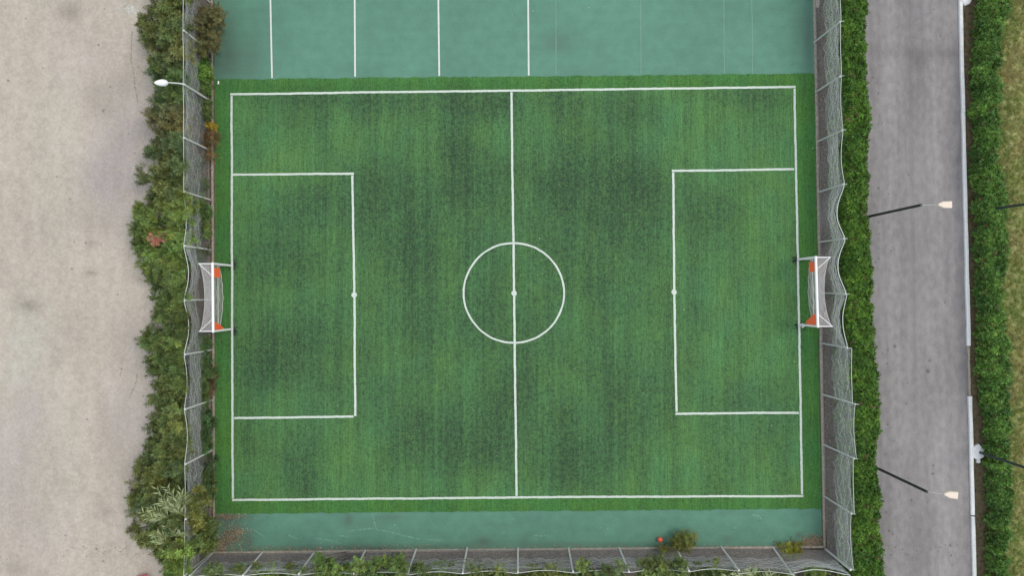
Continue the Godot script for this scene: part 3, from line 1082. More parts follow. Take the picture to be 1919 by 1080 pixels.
	for s in [[-420.0, -120.0, 0.165, 0.10, M.kerb], [-119.7, 210.0, 0.16, 0.105, M.kerb], [210.3, 445.0, 0.155, 0.10, M.kerb], [445.3, 648.0, 0.165, 0.10, M.kerb], [648.6, 741.0, 0.11, 0.06, M.kerb_bare], [741.8, 962.0, 0.165, 0.10, M.kerb], [964.5, 1240.0, 0.165, 0.10, M.kerb], [1240.3, 1540.0, 0.165, 0.10, M.kerb]]:
		var k := B.new()
		var outl_l := []
		var outl_r := []
		for e in 9:
			var py := lerpf(s[0], s[1], e / 8.0)
			var px := 1805.8 + py * 0.0104
			var q := G(px, py)
			var jl := rng.randf_range(-0.012, 0.012)
			outl_l.append(Vector2(q.x - s[2] * 0.5 + jl, q.z))
			outl_r.append(Vector2(q.x + s[2] * 0.5 + rng.randf_range(-0.012, 0.012), q.z))
		for e in 8:
			var al: Vector2 = outl_l[e]
			var bl: Vector2 = outl_l[e + 1]
			var ar: Vector2 = outl_r[e]
			var br: Vector2 = outl_r[e + 1]
			var t: float = s[3]
			var v := 0.03
			k.quad(Vector3(bl.x, -0.05, bl.y), Vector3(bl.x, t - v, bl.y), Vector3(al.x, t - v, al.y), Vector3(al.x, -0.05, al.y))
			k.quad(Vector3(bl.x, t - v, bl.y), Vector3(bl.x + v, t, bl.y), Vector3(al.x + v, t, al.y), Vector3(al.x, t - v, al.y))
			k.quad(Vector3(al.x + v, t, al.y), Vector3(bl.x + v, t, bl.y), Vector3(br.x - v, t, br.y), Vector3(ar.x - v, t, ar.y))
			k.quad(Vector3(ar.x - v, t, ar.y), Vector3(br.x - v, t, br.y), Vector3(br.x, t - v, br.y), Vector3(ar.x, t - v, ar.y))
			k.quad(Vector3(ar.x, -0.05, ar.y), Vector3(ar.x, t - v, ar.y), Vector3(br.x, t - v, br.y), Vector3(br.x, -0.05, br.y))
		for e in [0, 8]:
			var al: Vector2 = outl_l[e]
			var ar: Vector2 = outl_r[e]
			k.quad(Vector3(al.x, -0.05, al.y), Vector3(al.x, s[3] - 0.03, al.y), Vector3(ar.x, s[3] - 0.03, ar.y), Vector3(ar.x, -0.05, ar.y))
		part("kerb_stone", k.mesh(), s[4], kerb)

func edging(label: String, a: Vector2, e: Vector2, h: float, w: float) -> void:
	var p := G(a.x, a.y)
	var q := G(e.x, e.y)
	var o := (p + q) * 0.5
	var t := thing("edging_wall", label, "wall", o)
	p -= o
	q -= o
	var d := (q - p).normalized()
	var s := Vector3(-d.z, 0, d.x) * w * 0.5
	var n := 60
	var b := B.new()
	var sec := [[-1.0, -0.03], [-1.0, h - 0.012], [-0.75, h], [0.75, h], [1.0, h - 0.012], [1.0, -0.03]]
	var rows := []
	for k in n + 1:
		var c := p.lerp(q, float(k) / n)
		var row := []
		for z in sec:
			row.append(c + s * (z[0] + rng.randf_range(-0.12, 0.12)) + Vector3.UP * (z[1] + rng.randf_range(-0.006, 0.006)))
		rows.append(row)
	for k in n:
		for j in sec.size() - 1:
			b.quad(rows[k][j], rows[k][j + 1], rows[k + 1][j + 1], rows[k + 1][j])
	part("concrete", b.mesh(), M.wall, t)

func build_fences() -> void:
	edging("low concrete edging along the pitch's left fence", Vector2(388, -420), Vector2(407.5, 1026), 0.09, 0.085)
	edging("low concrete edging along the pitch's right fence", Vector2(1526.5, -420), Vector2(1539.5, 1021), 0.10, 0.10)
	edging("low concrete edging along the fence at the bottom", Vector2(404, 1031.5), Vector2(1541, 1021), 0.09, 0.095)
	# west: base column, base row, head column, head row
	var left := []
	for k in 16:
		var by := 94.0 + 93.6 * (k - 4)
		var bx := 391.0 + (by - 94.0) * 0.0142
		left.append([bx, by, 960.0 - (960.0 - bx) * 1.088, 553.0 + (by - 553.0) * 1.088])
		if by > 1020.0:
			left[-1][1] = 1033.0
			left[-1][0] = 402.0
			left[-1][2] = 352.0
			left[-1][3] = 1075.0
			break
	fence("netting fence on grey posts in front of the oleanders, left of the pitch", left, [0, 0, 0, 0, 0, 0, 0, 1, 3, 3, 1, 1, 0, 0], Vector3(1, 0, 0), M.galv, false)
	var right := [[1525, -300, 1573, -372], [1526, -208, 1574, -268], [1527, -114, 1576, -166], [1528.5, -19, 1578, -66], [1530, 76, 1579, 37], [1531, 171, 1578, 141], [1533, 265, 1581, 243], [1535, 360, 1582, 345], [1535, 454, 1582, 447.5], [1536, 549, 1584, 551],
		[1536, 643, 1586, 652], [1536.5, 738, 1600, 757], [1538, 831, 1597, 858], [1539, 927, 1591, 960], [1542, 1025, 1589, 1063]]
	fence("netting fence on pale posts between the pitch and the trimmed hedge", right, [0, 0, 0, 0, 0, 4, 1, 2, 2, 3, 0, 4, 0, 4], Vector3(-1, 0, 0), M.galv_blue, true)
	var south := [[404, 1033, 362, 1075], [497, 1031, 461, 1074], [594, 1030, 565, 1071], [688, 1028, 666, 1071], [782, 1026, 766.5, 1071], [876.5, 1024, 868.5, 1070], [971, 1024, 971, 1068], [1065, 1024, 1073.5, 1067.5], [1159, 1023, 1177, 1067.5],
		[1263, 1022, 1288.5, 1065.5], [1348, 1021, 1381, 1064.5], [1444, 1022, 1483, 1076], [1541, 1026, 1588, 1064]]
	fence("netting fence on pale posts along the bottom of the court", south, [1, 1, 1, 1, 1, 1, 1, 1, 1, 1, 1, 3], Vector3(0, 0, -1), M.galv, false)

func build_goals() -> void:
	goal("white goal in front of the oleander row, left end of the pitch", G(434.5, 498), G(436.5, 617), Vector3(-1, 0, 0), 0.62, 0.2, 2.0)
	goal("white goal in front of the trimmed hedge, right end of the pitch", G(1495, 486.5), G(1497.5, 608.5), Vector3(1, 0, 0), 0.66, 0.27, 1.9)
	var xl := G(435, 550).x
	var xr := G(1496, 550).x
	cloth_target("square orange cloth target in the left goal", xl - 0.06, [[-1.20, 1.93], [-0.80, 1.93], [-0.78, 1.08], [-1.19, 1.10]], 0.05)
	cloth_target("triangular orange cloth target in the left goal", xl - 0.07, [[1.16, 1.80], [1.58, 1.88], [1.66, 1.12], [1.52, 0.62], [1.36, 1.05]], 0.05)
	cloth_target("square orange cloth target in the right goal", xr + 0.06, [[-1.46, 1.83], [-1.04, 1.83], [-1.05, 1.0], [-1.48, 0.98]], -0.05)
	cloth_target("triangular orange cloth target in the right goal", xr + 0.07, [[0.82, 1.66], [1.28, 1.82], [1.40, 1.25], [1.28, 0.5], [1.03, 1.05]], -0.05)

func build_lamps() -> void:
	var g := "tall lamps along the road"
	var h := 5.2
	for q in [["black street lamp beside the trimmed hedge, nearer the top", 1728.0, 384.0], ["black street lamp beside the trimmed hedge, nearer the bottom", 1732.5, 920.0]]:
		var top := G(q[1], q[2], h)
		road_lamp(q[0], Vector3(top.x, -0.02, top.z), top, Vector3(1, 0, 0.0 if q[2] < 500 else 0.1).normalized(), M.dark_pole, false, g)
	for q in [["dark green lamp pole on a white base beside the kerb", 1827.5, 845.5, true], ["dark green lamp pole rising out of the rough hedge", 1838.0, 395.0, false], ["lamp pole on the white base at the top edge of the photograph", 1818.0, -8.0, true]]:
		var foot := G(q[1], q[2])
		road_lamp(q[0], Vector3(foot.x, 0, foot.z), Vector3(foot.x, h, foot.z + (0.12 if q[2] > 300 and q[2] < 500 else 0.0)), Vector3(-1, 0, 0), M.green_pole, q[3], g)
	# white lamp on the western fence
	var at := G(393, 188)
	var t := thing("fence_lamp", "white egg-shaped lamp on a post above the left fence", "street lamp", at)
	var top := G(342, 155.5, 2.62) - at
	var b := B.new()
	b.tube([Vector3.ZERO, top], [0.05, 0.045], 10)
	part("pole", b.mesh(), M.galv, t)
	var e := G(312, 152.5, 2.85) - at
	var ab := B.new()
	ab.tube([top, top.lerp(e, 0.3) + Vector3.UP * 0.06, top.lerp(e, 0.7) + Vector3.UP * 0.03, e], [0.032, 0.028, 0.026, 0.026], 8)
	part("arm", ab.mesh(), M.galv, t)
	var hp := G(299, 152.8, 2.9) - at
	var hb := B.new()
	var prof := []
	var rad := []
	for k in 13:
		var u := k / 12.0
		prof.append(hp + Vector3(0.31 - 0.60 * u, 0.0, 0.005 * k / 12.0))
		rad.append(0.02 + 0.125 * pow(sin(PI * pow(u, 0.75)), 0.7) if k < 12 else 0.012)
	hb.tube(prof, rad, 16)
	part("lamp_head", hb.mesh(), M.white_metal, t)

# leaves spread over the faces of a long hedge. edges: tables of [row, x] in metres
func hedge(called: String, label: String, west: Array, east: Array, height: float, z0: float, z1: float, mesh: Mesh, count: int, cols: Array, rough: float, grp := "") -> void:
	var t := thing(called, label, "hedge", Vector3(0, 0, 0), 0.0, grp)
	var f := FastNoiseLite.new()
	f.seed = count
	f.frequency = 0.55
	var g := FastNoiseLite.new()
	g.seed = count + 1
	g.frequency = 1.6
	var xf := []
	var tints := []
	for k in count:
		var z := rng.randf_range(z0, z1)
		var xw := profile(west, z) + rough * 0.5 * g.get_noise_2d(z, 3.0)
		var xe := profile(east, z) + rough * 0.5 * g.get_noise_2d(z, 40.0)
		var hw := (xe - xw) * 0.5
		var m := (xe + xw) * 0.5
		if g.get_noise_2d(z * 1.5 + 80.0, rng.randf() * 0.5) < -0.42 and rng.randf() < 0.7:
			continue
		var face := rng.randf()
		var p: Vector3
		var d: Vector3
		if face < 0.52:
			var u := rng.randf_range(-1.0, 1.0)
			var hh := height * (1.0 + rough * 0.5 * f.get_noise_2d(m + u * hw, z) + rough * 0.35 * g.get_noise_2d(m + u * hw, z)) * (1.0 - 0.16 * pow(abs(u), 5.0))
			p = Vector3(m + u * hw, hh - pow(rng.randf(), 2.0) * 0.3, z)
			d = Vector3(u * 0.5, 1.0, 0)
		else:
			var s := -1.0 if rng.randf() < 0.5 else 1.0
			var v := rng.randf()
			p = Vector3(m + s * hw * (0.93 + 0.07 * sin(v * PI)) - s * pow(rng.randf(), 2.0) * 0.22 + s * 0.12 * rough * g.get_noise_2d(v * 2.0, z), 0.04 + v * height * 0.93, z)
			d = Vector3(s, 0.45, 0)
		d += Vector3(rng.randf_range(-0.6, 0.6), rng.randf_range(-0.3, 0.4), rng.randf_range(-0.6, 0.6))
		xf.append(aim(d, p, rng.randf_range(0.7, 1.25)))
		var w := clampf(0.5 + 0.9 * f.get_noise_2d(p.x * 1.3 + 30.0, p.z * 1.3) + rng.randf_range(-0.25, 0.25), 0.0, 1.0)
		tints.append(tint(Color(0.20, 0.15, 0.07), 0.3) if rng.randf() < 0.03 else tint((cols[0] as Color).lerp(cols[1], w), 0.45))
	scatter("foliage", mesh, xf, tints, M.leaf, t)
	# the plants' stems
	var st := B.new()
	var z := z0
	while z < z1:
		var m := (profile(west, z) + profile(east, z)) * 0.5
		for e in 2:
			var a := Vector3(m + rng.randf_range(-0.1, 0.1), -0.02, z)
			st.tube([a, a + Vector3(rng.randf_range(-0.2, 0.2), height * 0.45, rng.randf_range(-0.15, 0.15)), a + Vector3(rng.randf_range(-0.35, 0.35), height * 0.85, rng.randf_range(-0.25, 0.25))], [0.025, 0.018, 0.008], 5, false)
		z += 0.33
	var s := part("stems", st.mesh(), M.bark, t)
	s.set_meta("kind", "stuff")

func build_hedges() -> void:
	M.box = sprig_round(1, 12, 0.105, 0.05, 0.09)
	M.wild = sprig_round(2, 12, 0.10, 0.042, 0.13)
	# trimmed hedge between the fence and the road: outer edge read off the photograph at the hedge's top
	var w := []
	var e := []
	for q in [[-400, 1622], [-100, 1626], [0, 1628], [60, 1625], [110, 1622], [150, 1624], [200, 1632], [260, 1630], [300, 1626], [350, 1626], [400, 1623], [450, 1630], [500, 1632], [600, 1633], [690, 1640], [740, 1642], [800, 1643], [850, 1637], [865, 1634], [895, 1640], [940, 1645], [985, 1640], [1010, 1645], [1080, 1650], [1300, 1650]]:
		var p := G(q[0 + 1], q[0], 1.6)
		e.append([p.z, p.x])
		w.append([p.z, G(1551.0 + q[0] * 0.012, q[0]).x])
	hedge("hedge", "trimmed glossy green hedge between the right fence and the road", w, e, 1.75, -18.0, 17.0, M.box, 26000, [Color(0.062, 0.155, 0.02), Color(0.14, 0.28, 0.035)], 0.28)
	# rough hedge east of the road
	var w2 := []
	var e2 := []
	for q in [[-400, 1826, 1895], [0, 1836, 1898], [40, 1826, 1886], [110, 1822, 1876], [250, 1822, 1874], [300, 1820, 1868], [380, 1822, 1886], [450, 1822, 1888], [520, 1824, 1880], [560, 1822, 1870], [620, 1824, 1884], [720, 1826, 1888], [800, 1836, 1884], [850, 1838, 1884], [900, 1836, 1890], [960, 1838, 1888], [1010, 1840, 1872], [1080, 1838, 1876], [1300, 1842, 1884]]:
		w2.append([G(q[1], q[0]).z, G(q[1] + 3, q[0]).x])
		e2.append([G(q[2], q[0], 0.8).z, G(q[2] - 4, q[0], 0.8).x])
	hedge("hedge", "rough leafy hedge between the white kerb and the dry lawn", w2, e2, 0.95, -18.0, 17.0, M.wild, 24000, [Color(0.07, 0.17, 0.03), Color(0.19, 0.37, 0.06)], 0.6)
	# dry grass of the lawn, in tufts
	var tf := tuft(5, 16, 0.075, 0.012, 0.09)
	var xf := []
	var cols := []
	var f := FastNoiseLite.new()
	f.seed = 9
	f.frequency = 0.45
	for k in 34000:
		var z := rng.randf_range(-17.0, 16.5)
		var edge := profile(e2, z) - 0.15
		var x := edge + pow(rng.randf(), 1.2) * 6.0
		var n := clampf(0.42 + 0.9 * f.get_noise_2d(x, z) - 0.4 * exp(-(x - edge) * 2.2) + rng.randf_range(-0.2, 0.2), 0.0, 1.0)
		xf.append(aim(Vector3(rng.randf_range(-0.3, 0.3), 1, rng.randf_range(-0.3, 0.3)), Vector3(x, -0.01, z), rng.randf_range(0.6, 1.4)))
		cols.append(tint(Color(0.30, 0.42, 0.10).lerp(Color(0.58, 0.50, 0.24), n), 0.25))
	var lawn := scatter(numbered("grass"), tf, xf, cols, M.leaf, self)
	tag(lawn, "dry yellowing grass beyond the rough hedge", "grass")
	xf = []
	cols = []
	for k in 1500:
		var z := rng.randf_range(-17.0, 16.5)
		var x0 := G(1812, 540).x + z * 0.0104
		var x := lerpf(x0, profile(w2, z) + 0.1, pow(rng.randf(), 0.7))
		xf.append(aim(Vector3(rng.randf_range(-0.4, 0.4), 1, rng.randf_range(-0.4, 0.4)), Vector3(x, -0.02, z), rng.randf_range(0.4, 1.0)))
		cols.append(tint(Color(0.09, 0.13, 0.03).lerp(Color(0.24, 0.17, 0.08), rng.randf()), 0.25))
	var vg := scatter(numbered("grass"), tf, xf, cols, M.leaf, self)
	tag(vg, "sparse grass and weeds on the bare strip behind the kerb", "grass")

func clumps_for(cx: float, half: float, y0: float, y1: float, edge: Array, base: Vector3, colour: Color, count: int) -> Array:
	# clumps of one western shrub between two rows of the survey, out to the outline on its yard side
	var out := []
	for k in count:
		var py := lerpf(y0, y1, (k + rng.randf()) / count)
		var xl := profile(edge, py)
		var u := rng.randf()
		var r := rng.randf_range(0.2, 0.44)
		var hgt := lerpf(0.9, 2.35, sin(clampf(0.14 + u * 0.75, 0, 1) * PI * 0.62)) * rng.randf_range(0.6, 1.1)
		var px := lerpf(xl + 6.0 + r * 42.0, 354.0 if y0 > 360.0 and y0 < 460.0 else 340.0, u)
		var p := G(px, py, hgt)
		p.x = minf(p.x, base.x + 10.0)
		out.append([p - base - Vector3(0, r * 0.5, 0), r, 40, tint(colour * 1.6, 0.32)])
	for k in int(count * 0.9):   # shoots reaching out over the yard, and low leaves
		var py := lerpf(y0, y1, rng.randf())
		var p := G(profile(edge, py) + 9.0, py, rng.randf_range(0.5, 1.2))
		out.append([p - base, 0.22, 8, tint(colour * 1.4, 0.3)])
	return out

func build_shrubs() -> void:
	M.oleander = sprig_long(3, 24, 0.19, 0.036, 0.30)
	M.dry = sprig_long(4, 22, 0.12, 0.014, 0.26)
	var edge := [[-120, 285], [0, 284], [20, 280], [40, 262], [60, 262], [75, 272], [92, 298], [112, 288], [130, 270], [150, 298], [170, 300], [190, 292], [215, 280], [240, 286], [265, 290], [300, 276], [330, 262], [355, 280], [375, 298], [388, 262], [420, 255], [460, 258], [490, 265], [505, 280], [540, 290], [560, 290], [590, 295], [612, 300], [630, 275], [645, 271], [665, 288], [680, 284], [700, 293], [730, 308], [745, 286], [775, 298], [800, 286], [830, 288], [855, 280], [870, 265], [895, 258], [920, 258], [950, 254], [970, 249], [990, 256], [1010, 276], [1025, 300], [1042, 314], [1080, 324], [1200, 330]]
	var og := "oleander shrubs in the row behind the left fence"
	var list := [
		[-110, -20, Color(0.105, 0.135, 0.04), "oleander shrub at the top end of the left row, cut by the edge"],
		[-20, 62, Color(0.115, 0.145, 0.045), "olive oleander shrub beside the white splash on the yard"],
		[62, 122, Color(0.125, 0.145, 0.05), "pale olive oleander shrub just above the white lamp"],
		[122, 200, Color(0.085, 0.13, 0.04), "oleander shrub right below the white egg-shaped lamp"],
		[200, 262, Color(0.125, 0.13, 0.055), "browned oleander shrub, second below the white lamp"],
		[262, 318, Color(0.10, 0.135, 0.05), "grey-green oleander shrub, third below the white lamp"],
		[318, 378, Color(0.12, 0.15, 0.05), "oleander shrub just above the one with pink flowers"],
		[378, 500, Color(0.13, 0.185, 0.045), "large bright oleander shrub with a cluster of pink flowers"],
		[500, 570, Color(0.105, 0.15, 0.04), "oleander shrub behind the upper half of the left goal"],
		[570, 640, Color(0.095, 0.135, 0.038), "oleander shrub behind the lower corner of the left goal"],
		[640, 715, Color(0.10, 0.145, 0.04), "oleander shrub beside the curved crack in the yard"],
		[715, 790, Color(0.105, 0.14, 0.045), "narrow oleander shrub level with the left penalty box's lower edge"],
		[790, 860, Color(0.095, 0.13, 0.04), "oleander shrub just above the one with pale reeds"],
		[860, 935, Color(0.095, 0.125, 0.04), "dark oleander shrub beside the upper pale reed"],
		[935, 1030, Color(0.115, 0.145, 0.045), "wide oleander shrub below the upper pale reed"],
		[1030, 1130, Color(0.13, 0.19, 0.04), "bright oleander shrub in the bottom left corner beside the fence"]]
	for q in list:
		var base := G(352, (q[0] + q[1]) * 0.5)
		var cl := clumps_for(352, 30, q[0] - 5, q[1] + 5, edge, base, q[2], int((q[1] - q[0]) / 6.0))
		var s := shrub("oleander_shrub", q[3], "shrub", base, cl, M.oleander, og)
		if q[0] == 378:
			var xf := []
			var cols := []
			for k in 46:
				var p := G(rng.randfn(296, 7), rng.randfn(449, 5), 2.1)
				xf.append(aim(Vector3(rng.randf_range(-0.5, 0.5), 1, rng.randf_range(-0.5, 0.5)), p - base, rng.randf_range(0.7, 1.1)))
				cols.append(Color(0.62, 0.24, 0.20) if rng.randf() < 0.6 else Color(0.40, 0.24, 0.12))
			scatter("flowers", M.wild, xf, cols, M.leaf, s)
	# bare twig and leaves on the yard side
	# plants between the fence and the pitch
	var low := [
		["weedy_bush", "brownish bush overhanging the court in the top left corner", 391, 55, 17, 44, 1.6, 34, Color(0.145, 0.14, 0.055), M.dry],
		["weedy_bush", "bright green bush behind the net above the yellow plant", 373, 118, 10, 28, 0.9, 10, Color(0.10, 0.20, 0.04), M.oleander],
		["flowering_plant", "yellow flowering plant at the turf's top left corner", 387, 145, 8, 12, 0.5, 5, Color(0.22, 0.19, 0.02), M.wild],
		["weedy_bush", "dark leafy bush behind the net left of the yellow plant", 372, 160, 10, 20, 0.8, 9, Color(0.09, 0.15, 0.04), M.oleander],
		["weedy_bush", "small green bush between the yellow plant and yellow tuft", 382, 205, 10, 22, 0.6, 10, Color(0.09, 0.135, 0.04), M.wild],
		["flowering_plant", "small yellow tuft at the left edge of the turf", 395, 237, 4, 4, 0.25, 2, Color(0.36, 0.25, 0.02), M.wild],
		["dry_plant", "rusty dry plant at the left edge of the turf", 390, 272, 7, 18, 0.5, 7, Color(0.17, 0.115, 0.05), M.dry],
		["weedy_bush", "low dark bush behind the net beside the upper left corner area", 370, 305, 6, 8, 0.4, 3, Color(0.06, 0.10, 0.035), M.wild],
		["weedy_bush", "low bush behind the net above the left goal", 373, 350, 11, 18, 0.5, 9, Color(0.08, 0.12, 0.04), M.wild],
		["weedy_bush", "bush behind the net level with the pink flowers", 374, 410, 11, 32, 0.8, 15, Color(0.085, 0.13, 0.04), M.oleander],
		["weedy_bush", "dark bush behind the net just above the left goal's top arm", 372, 472, 6, 14, 0.5, 4, Color(0.07, 0.11, 0.035), M.oleander],
		["weedy_bush", "dark bush behind the net just below the left goal", 378, 645, 9, 34, 0.7, 14, Color(0.06, 0.105, 0.035), M.oleander],
		["dry_plant", "rust-brown dry growth on the edging below the left goal", 396, 712, 4, 28, 0.3, 9, Color(0.14, 0.095, 0.05), M.dry],
		["weedy_bush", "dark bush behind the net beside the rust-brown growth", 383, 730, 9, 42, 0.7, 15, Color(0.065, 0.11, 0.035), M.oleander],
		["weedy_bush", "dark bush behind the net near the pitch's lower left corner", 384, 820, 11, 40, 0.8, 13, Color(0.06, 0.11, 0.04), M.oleander],
		["weedy_bush", "dark bush behind the net beside the turf's lower left corner", 386, 895, 10, 36, 0.9, 12, Color(0.07, 0.115, 0.04), M.oleander],
		["weedy_bush", "leafy bush overhanging the net in the lower left corner", 372, 945, 14, 36, 2.4, 12, Color(0.14, 0.16, 0.045), M.oleander],
		["weedy_bush", "green bush over the fence corner at the bottom left", 384, 1000, 16, 24, 2.0, 10, Color(0.11, 0.155, 0.045), M.oleander],
		["weedy_bush", "olive weed growing over the edging beside the orange ball", 1276, 1013, 20, 11, 0.5, 12, Color(0.165, 0.19, 0.05), M.dry],
		["weedy_bush", "small green weed left of the olive weed at the bottom fence", 1242, 1030, 8, 4, 0.3, 4, Color(0.16, 0.17, 0.045), M.dry],
		["weedy_bush", "small round yellow-green weed in the lower right corner of the court", 1475, 1027, 11, 8, 0.5, 6, Color(0.21, 0.23, 0.03), M.dry]]
	for q in low:
		var base := G(q[2], q[3])
		if q[6] > 1.5:
			base = G(q[2] + 18, q[3] - 30)
		var cl := []
		for k in q[7]:
			var hh: float = q[6] * rng.randf_range(0.35, 1.0)
			var p := G(q[2] + rng.randf_range(-1, 1) * q[4], q[3] + rng.randf_range(-1, 1) * q[5], hh)
			cl.append([p - base, rng.randf_range(0.14, 0.26), 20, tint(q[8] * 1.4, 0.3)])
		shrub(q[0], q[1], "plant" if q[0] != "weedy_bush" else "bush", base, cl, q[9], "plants along the fences")
	# shrubs south of the bottom fence
	var bottom := [
		[425, 1082, 34, 2.4, Color(0.13, 0.17, 0.05), "shrub behind the bottom fence, nearest the left corner"],
		[530, 1078, 50, 2.4, Color(0.13, 0.18, 0.045), "shrub behind the bottom fence, second from the left corner"],
		[640, 1062, 42, 2.7, Color(0.125, 0.20, 0.045), "tall bright shrub leaning over the bottom fence, the widest one"],
		[728, 1066, 32, 2.7, Color(0.12, 0.19, 0.045), "bright shrub leaning over the bottom fence, right beside the widest"],
		[820, 1077, 48, 2.3, Color(0.10, 0.145, 0.04), "dark shrub behind the bottom fence, left of the halfway line"],
		[915, 1076, 48, 2.3, Color(0.12, 0.16, 0.045), "shrub behind the bottom fence just left of the halfway line"],
		[1015, 1077, 48, 2.3, Color(0.13, 0.17, 0.04), "shrub behind the bottom fence just right of the halfway line"],
		[1118, 1074, 44, 2.5, Color(0.125, 0.175, 0.05), "shrub behind the bottom fence, taller, right of the halfway line"],
		[1240, 1070, 38, 2.5, Color(0.12, 0.17, 0.045), "shrub behind the bottom fence straight below the orange ball"],
		[1335, 1079, 44, 2.2, Color(0.09, 0.13, 0.035), "dark shrub behind the bottom fence right of the orange ball"],
		[1440, 1092, 44, 2.1, Color(0.12, 0.16, 0.04), "shrub behind the bottom fence below the yellow-green weed"],
		[1545, 1086, 38, 1.7, Color(0.12, 0.17, 0.04), "shrub behind the bottom fence, nearest the right corner"]]
	for q in bottom:
		var top := G(q[0], q[1], q[3])
		var base := Vector3(top.x, 0, maxf(top.z + 0.5, G(q[0], 1044).z))
		var cl := []
		for k in 34:
			var hh: float = q[3] * rng.randf_range(0.55, 1.0)
			var p := G(q[0] + rng.randf_range(-1, 1) * q[2], q[1] - 12.0 + pow(rng.randf(), 0.9) * 52.0 - 8.0, hh)
			cl.append([p - base, rng.randf_range(0.2, 0.4), 32, tint(q[4] * 1.4, 0.3)])
		shrub("leafy_shrub", q[5], "shrub", base, cl, M.wild, "shrubs behind the bottom fence")
	# pale reeds
	reed("upper pale striped reed leaning out of the left shrubs", [[350, 985, 300, 915], [350, 980, 272, 958], [352, 975, 312, 935], [354, 970, 335, 930], [352, 980, 332, 945], [345, 985, 290, 950], [350, 962, 318, 912], [340, 958, 305, 940], [352, 968, 345, 918], [338, 972, 284, 968]], 2.95)
	reed("lower pale striped reed leaning out of the left shrubs", [[340, 1020, 318, 985], [338, 1025, 300, 1010], [340, 1018, 332, 992], [336, 1012, 296, 998], [344, 1015, 345, 995]], 2.75)
	reed("pale striped reed behind the bottom fence near the right corner", [[1420, 1090, 1372, 1068], [1420, 1092, 1400, 1062], [1422, 1095, 1440, 1070], [1425, 1095, 1470, 1085], [1418, 1092, 1350, 1075]], 2.6)

func reed(label: String, canes: Array, h: float) -> void:
	var base := G(canes[0][0] + (28 if canes[0][0] < 900 else 0), canes[0][1] - 25)
	var t := thing("reed", label, "reed", base, 0.0, "pale striped reeds")
	for q in canes:
		var foot := Vector3(rng.randf_range(-0.12, 0.12), 0, rng.randf_range(-0.12, 0.12))
		var mid := G(q[0], q[1], h * 0.92) - base
		var tip := G(q[2], q[3], h) - base
		var st := B.new()
		var pts := []
		var rad := []
		for k in 13:
			var u := k / 12.0
			pts.append(foot.lerp(mid, u).lerp(mid.lerp(tip, u), u))
			rad.append(lerpf(0.014, 0.004, u))
		st.tube(pts, rad, 5, false)
		var cane := part("cane", st.mesh(), M.reed_stem if M.has("reed_stem") else mat(Color(0.30, 0.30, 0.13)), t)
		var lb := B.new()
		for k in 20:
			var u := 0.5 + 0.5 * k / 19.0
			var p := foot.lerp(mid, u).lerp(mid.lerp(tip, u), u)
			var d := (tip - mid).normalized()
			var side := d.cross(Vector3.UP).normalized() * (1.0 if k % 2 == 0 else -1.0)
			var dir := (d * 0.75 + side * rng.randf_range(0.25, 1.1) + Vector3.UP * rng.randf_range(-0.2, 0.6)).normalized()
			var across := dir.cross(Vector3.UP).normalized()
			var s := rng.randf_range(0.85, 1.2)
			lb.col = Color(0.33 * s, 0.38 * s, 0.20 * s) if rng.randf() < 0.6 else Color(0.20 * s, 0.27 * s, 0.10 * s)
			var l := lerpf(0.55, 0.28, (u - 0.5) * 2.0) * rng.randf_range(0.8, 1.15)
			lb.leaf(p, dir, across, l, 0.05, 0.2)
		part("leaves", lb.mesh(), M.leaf, cane)

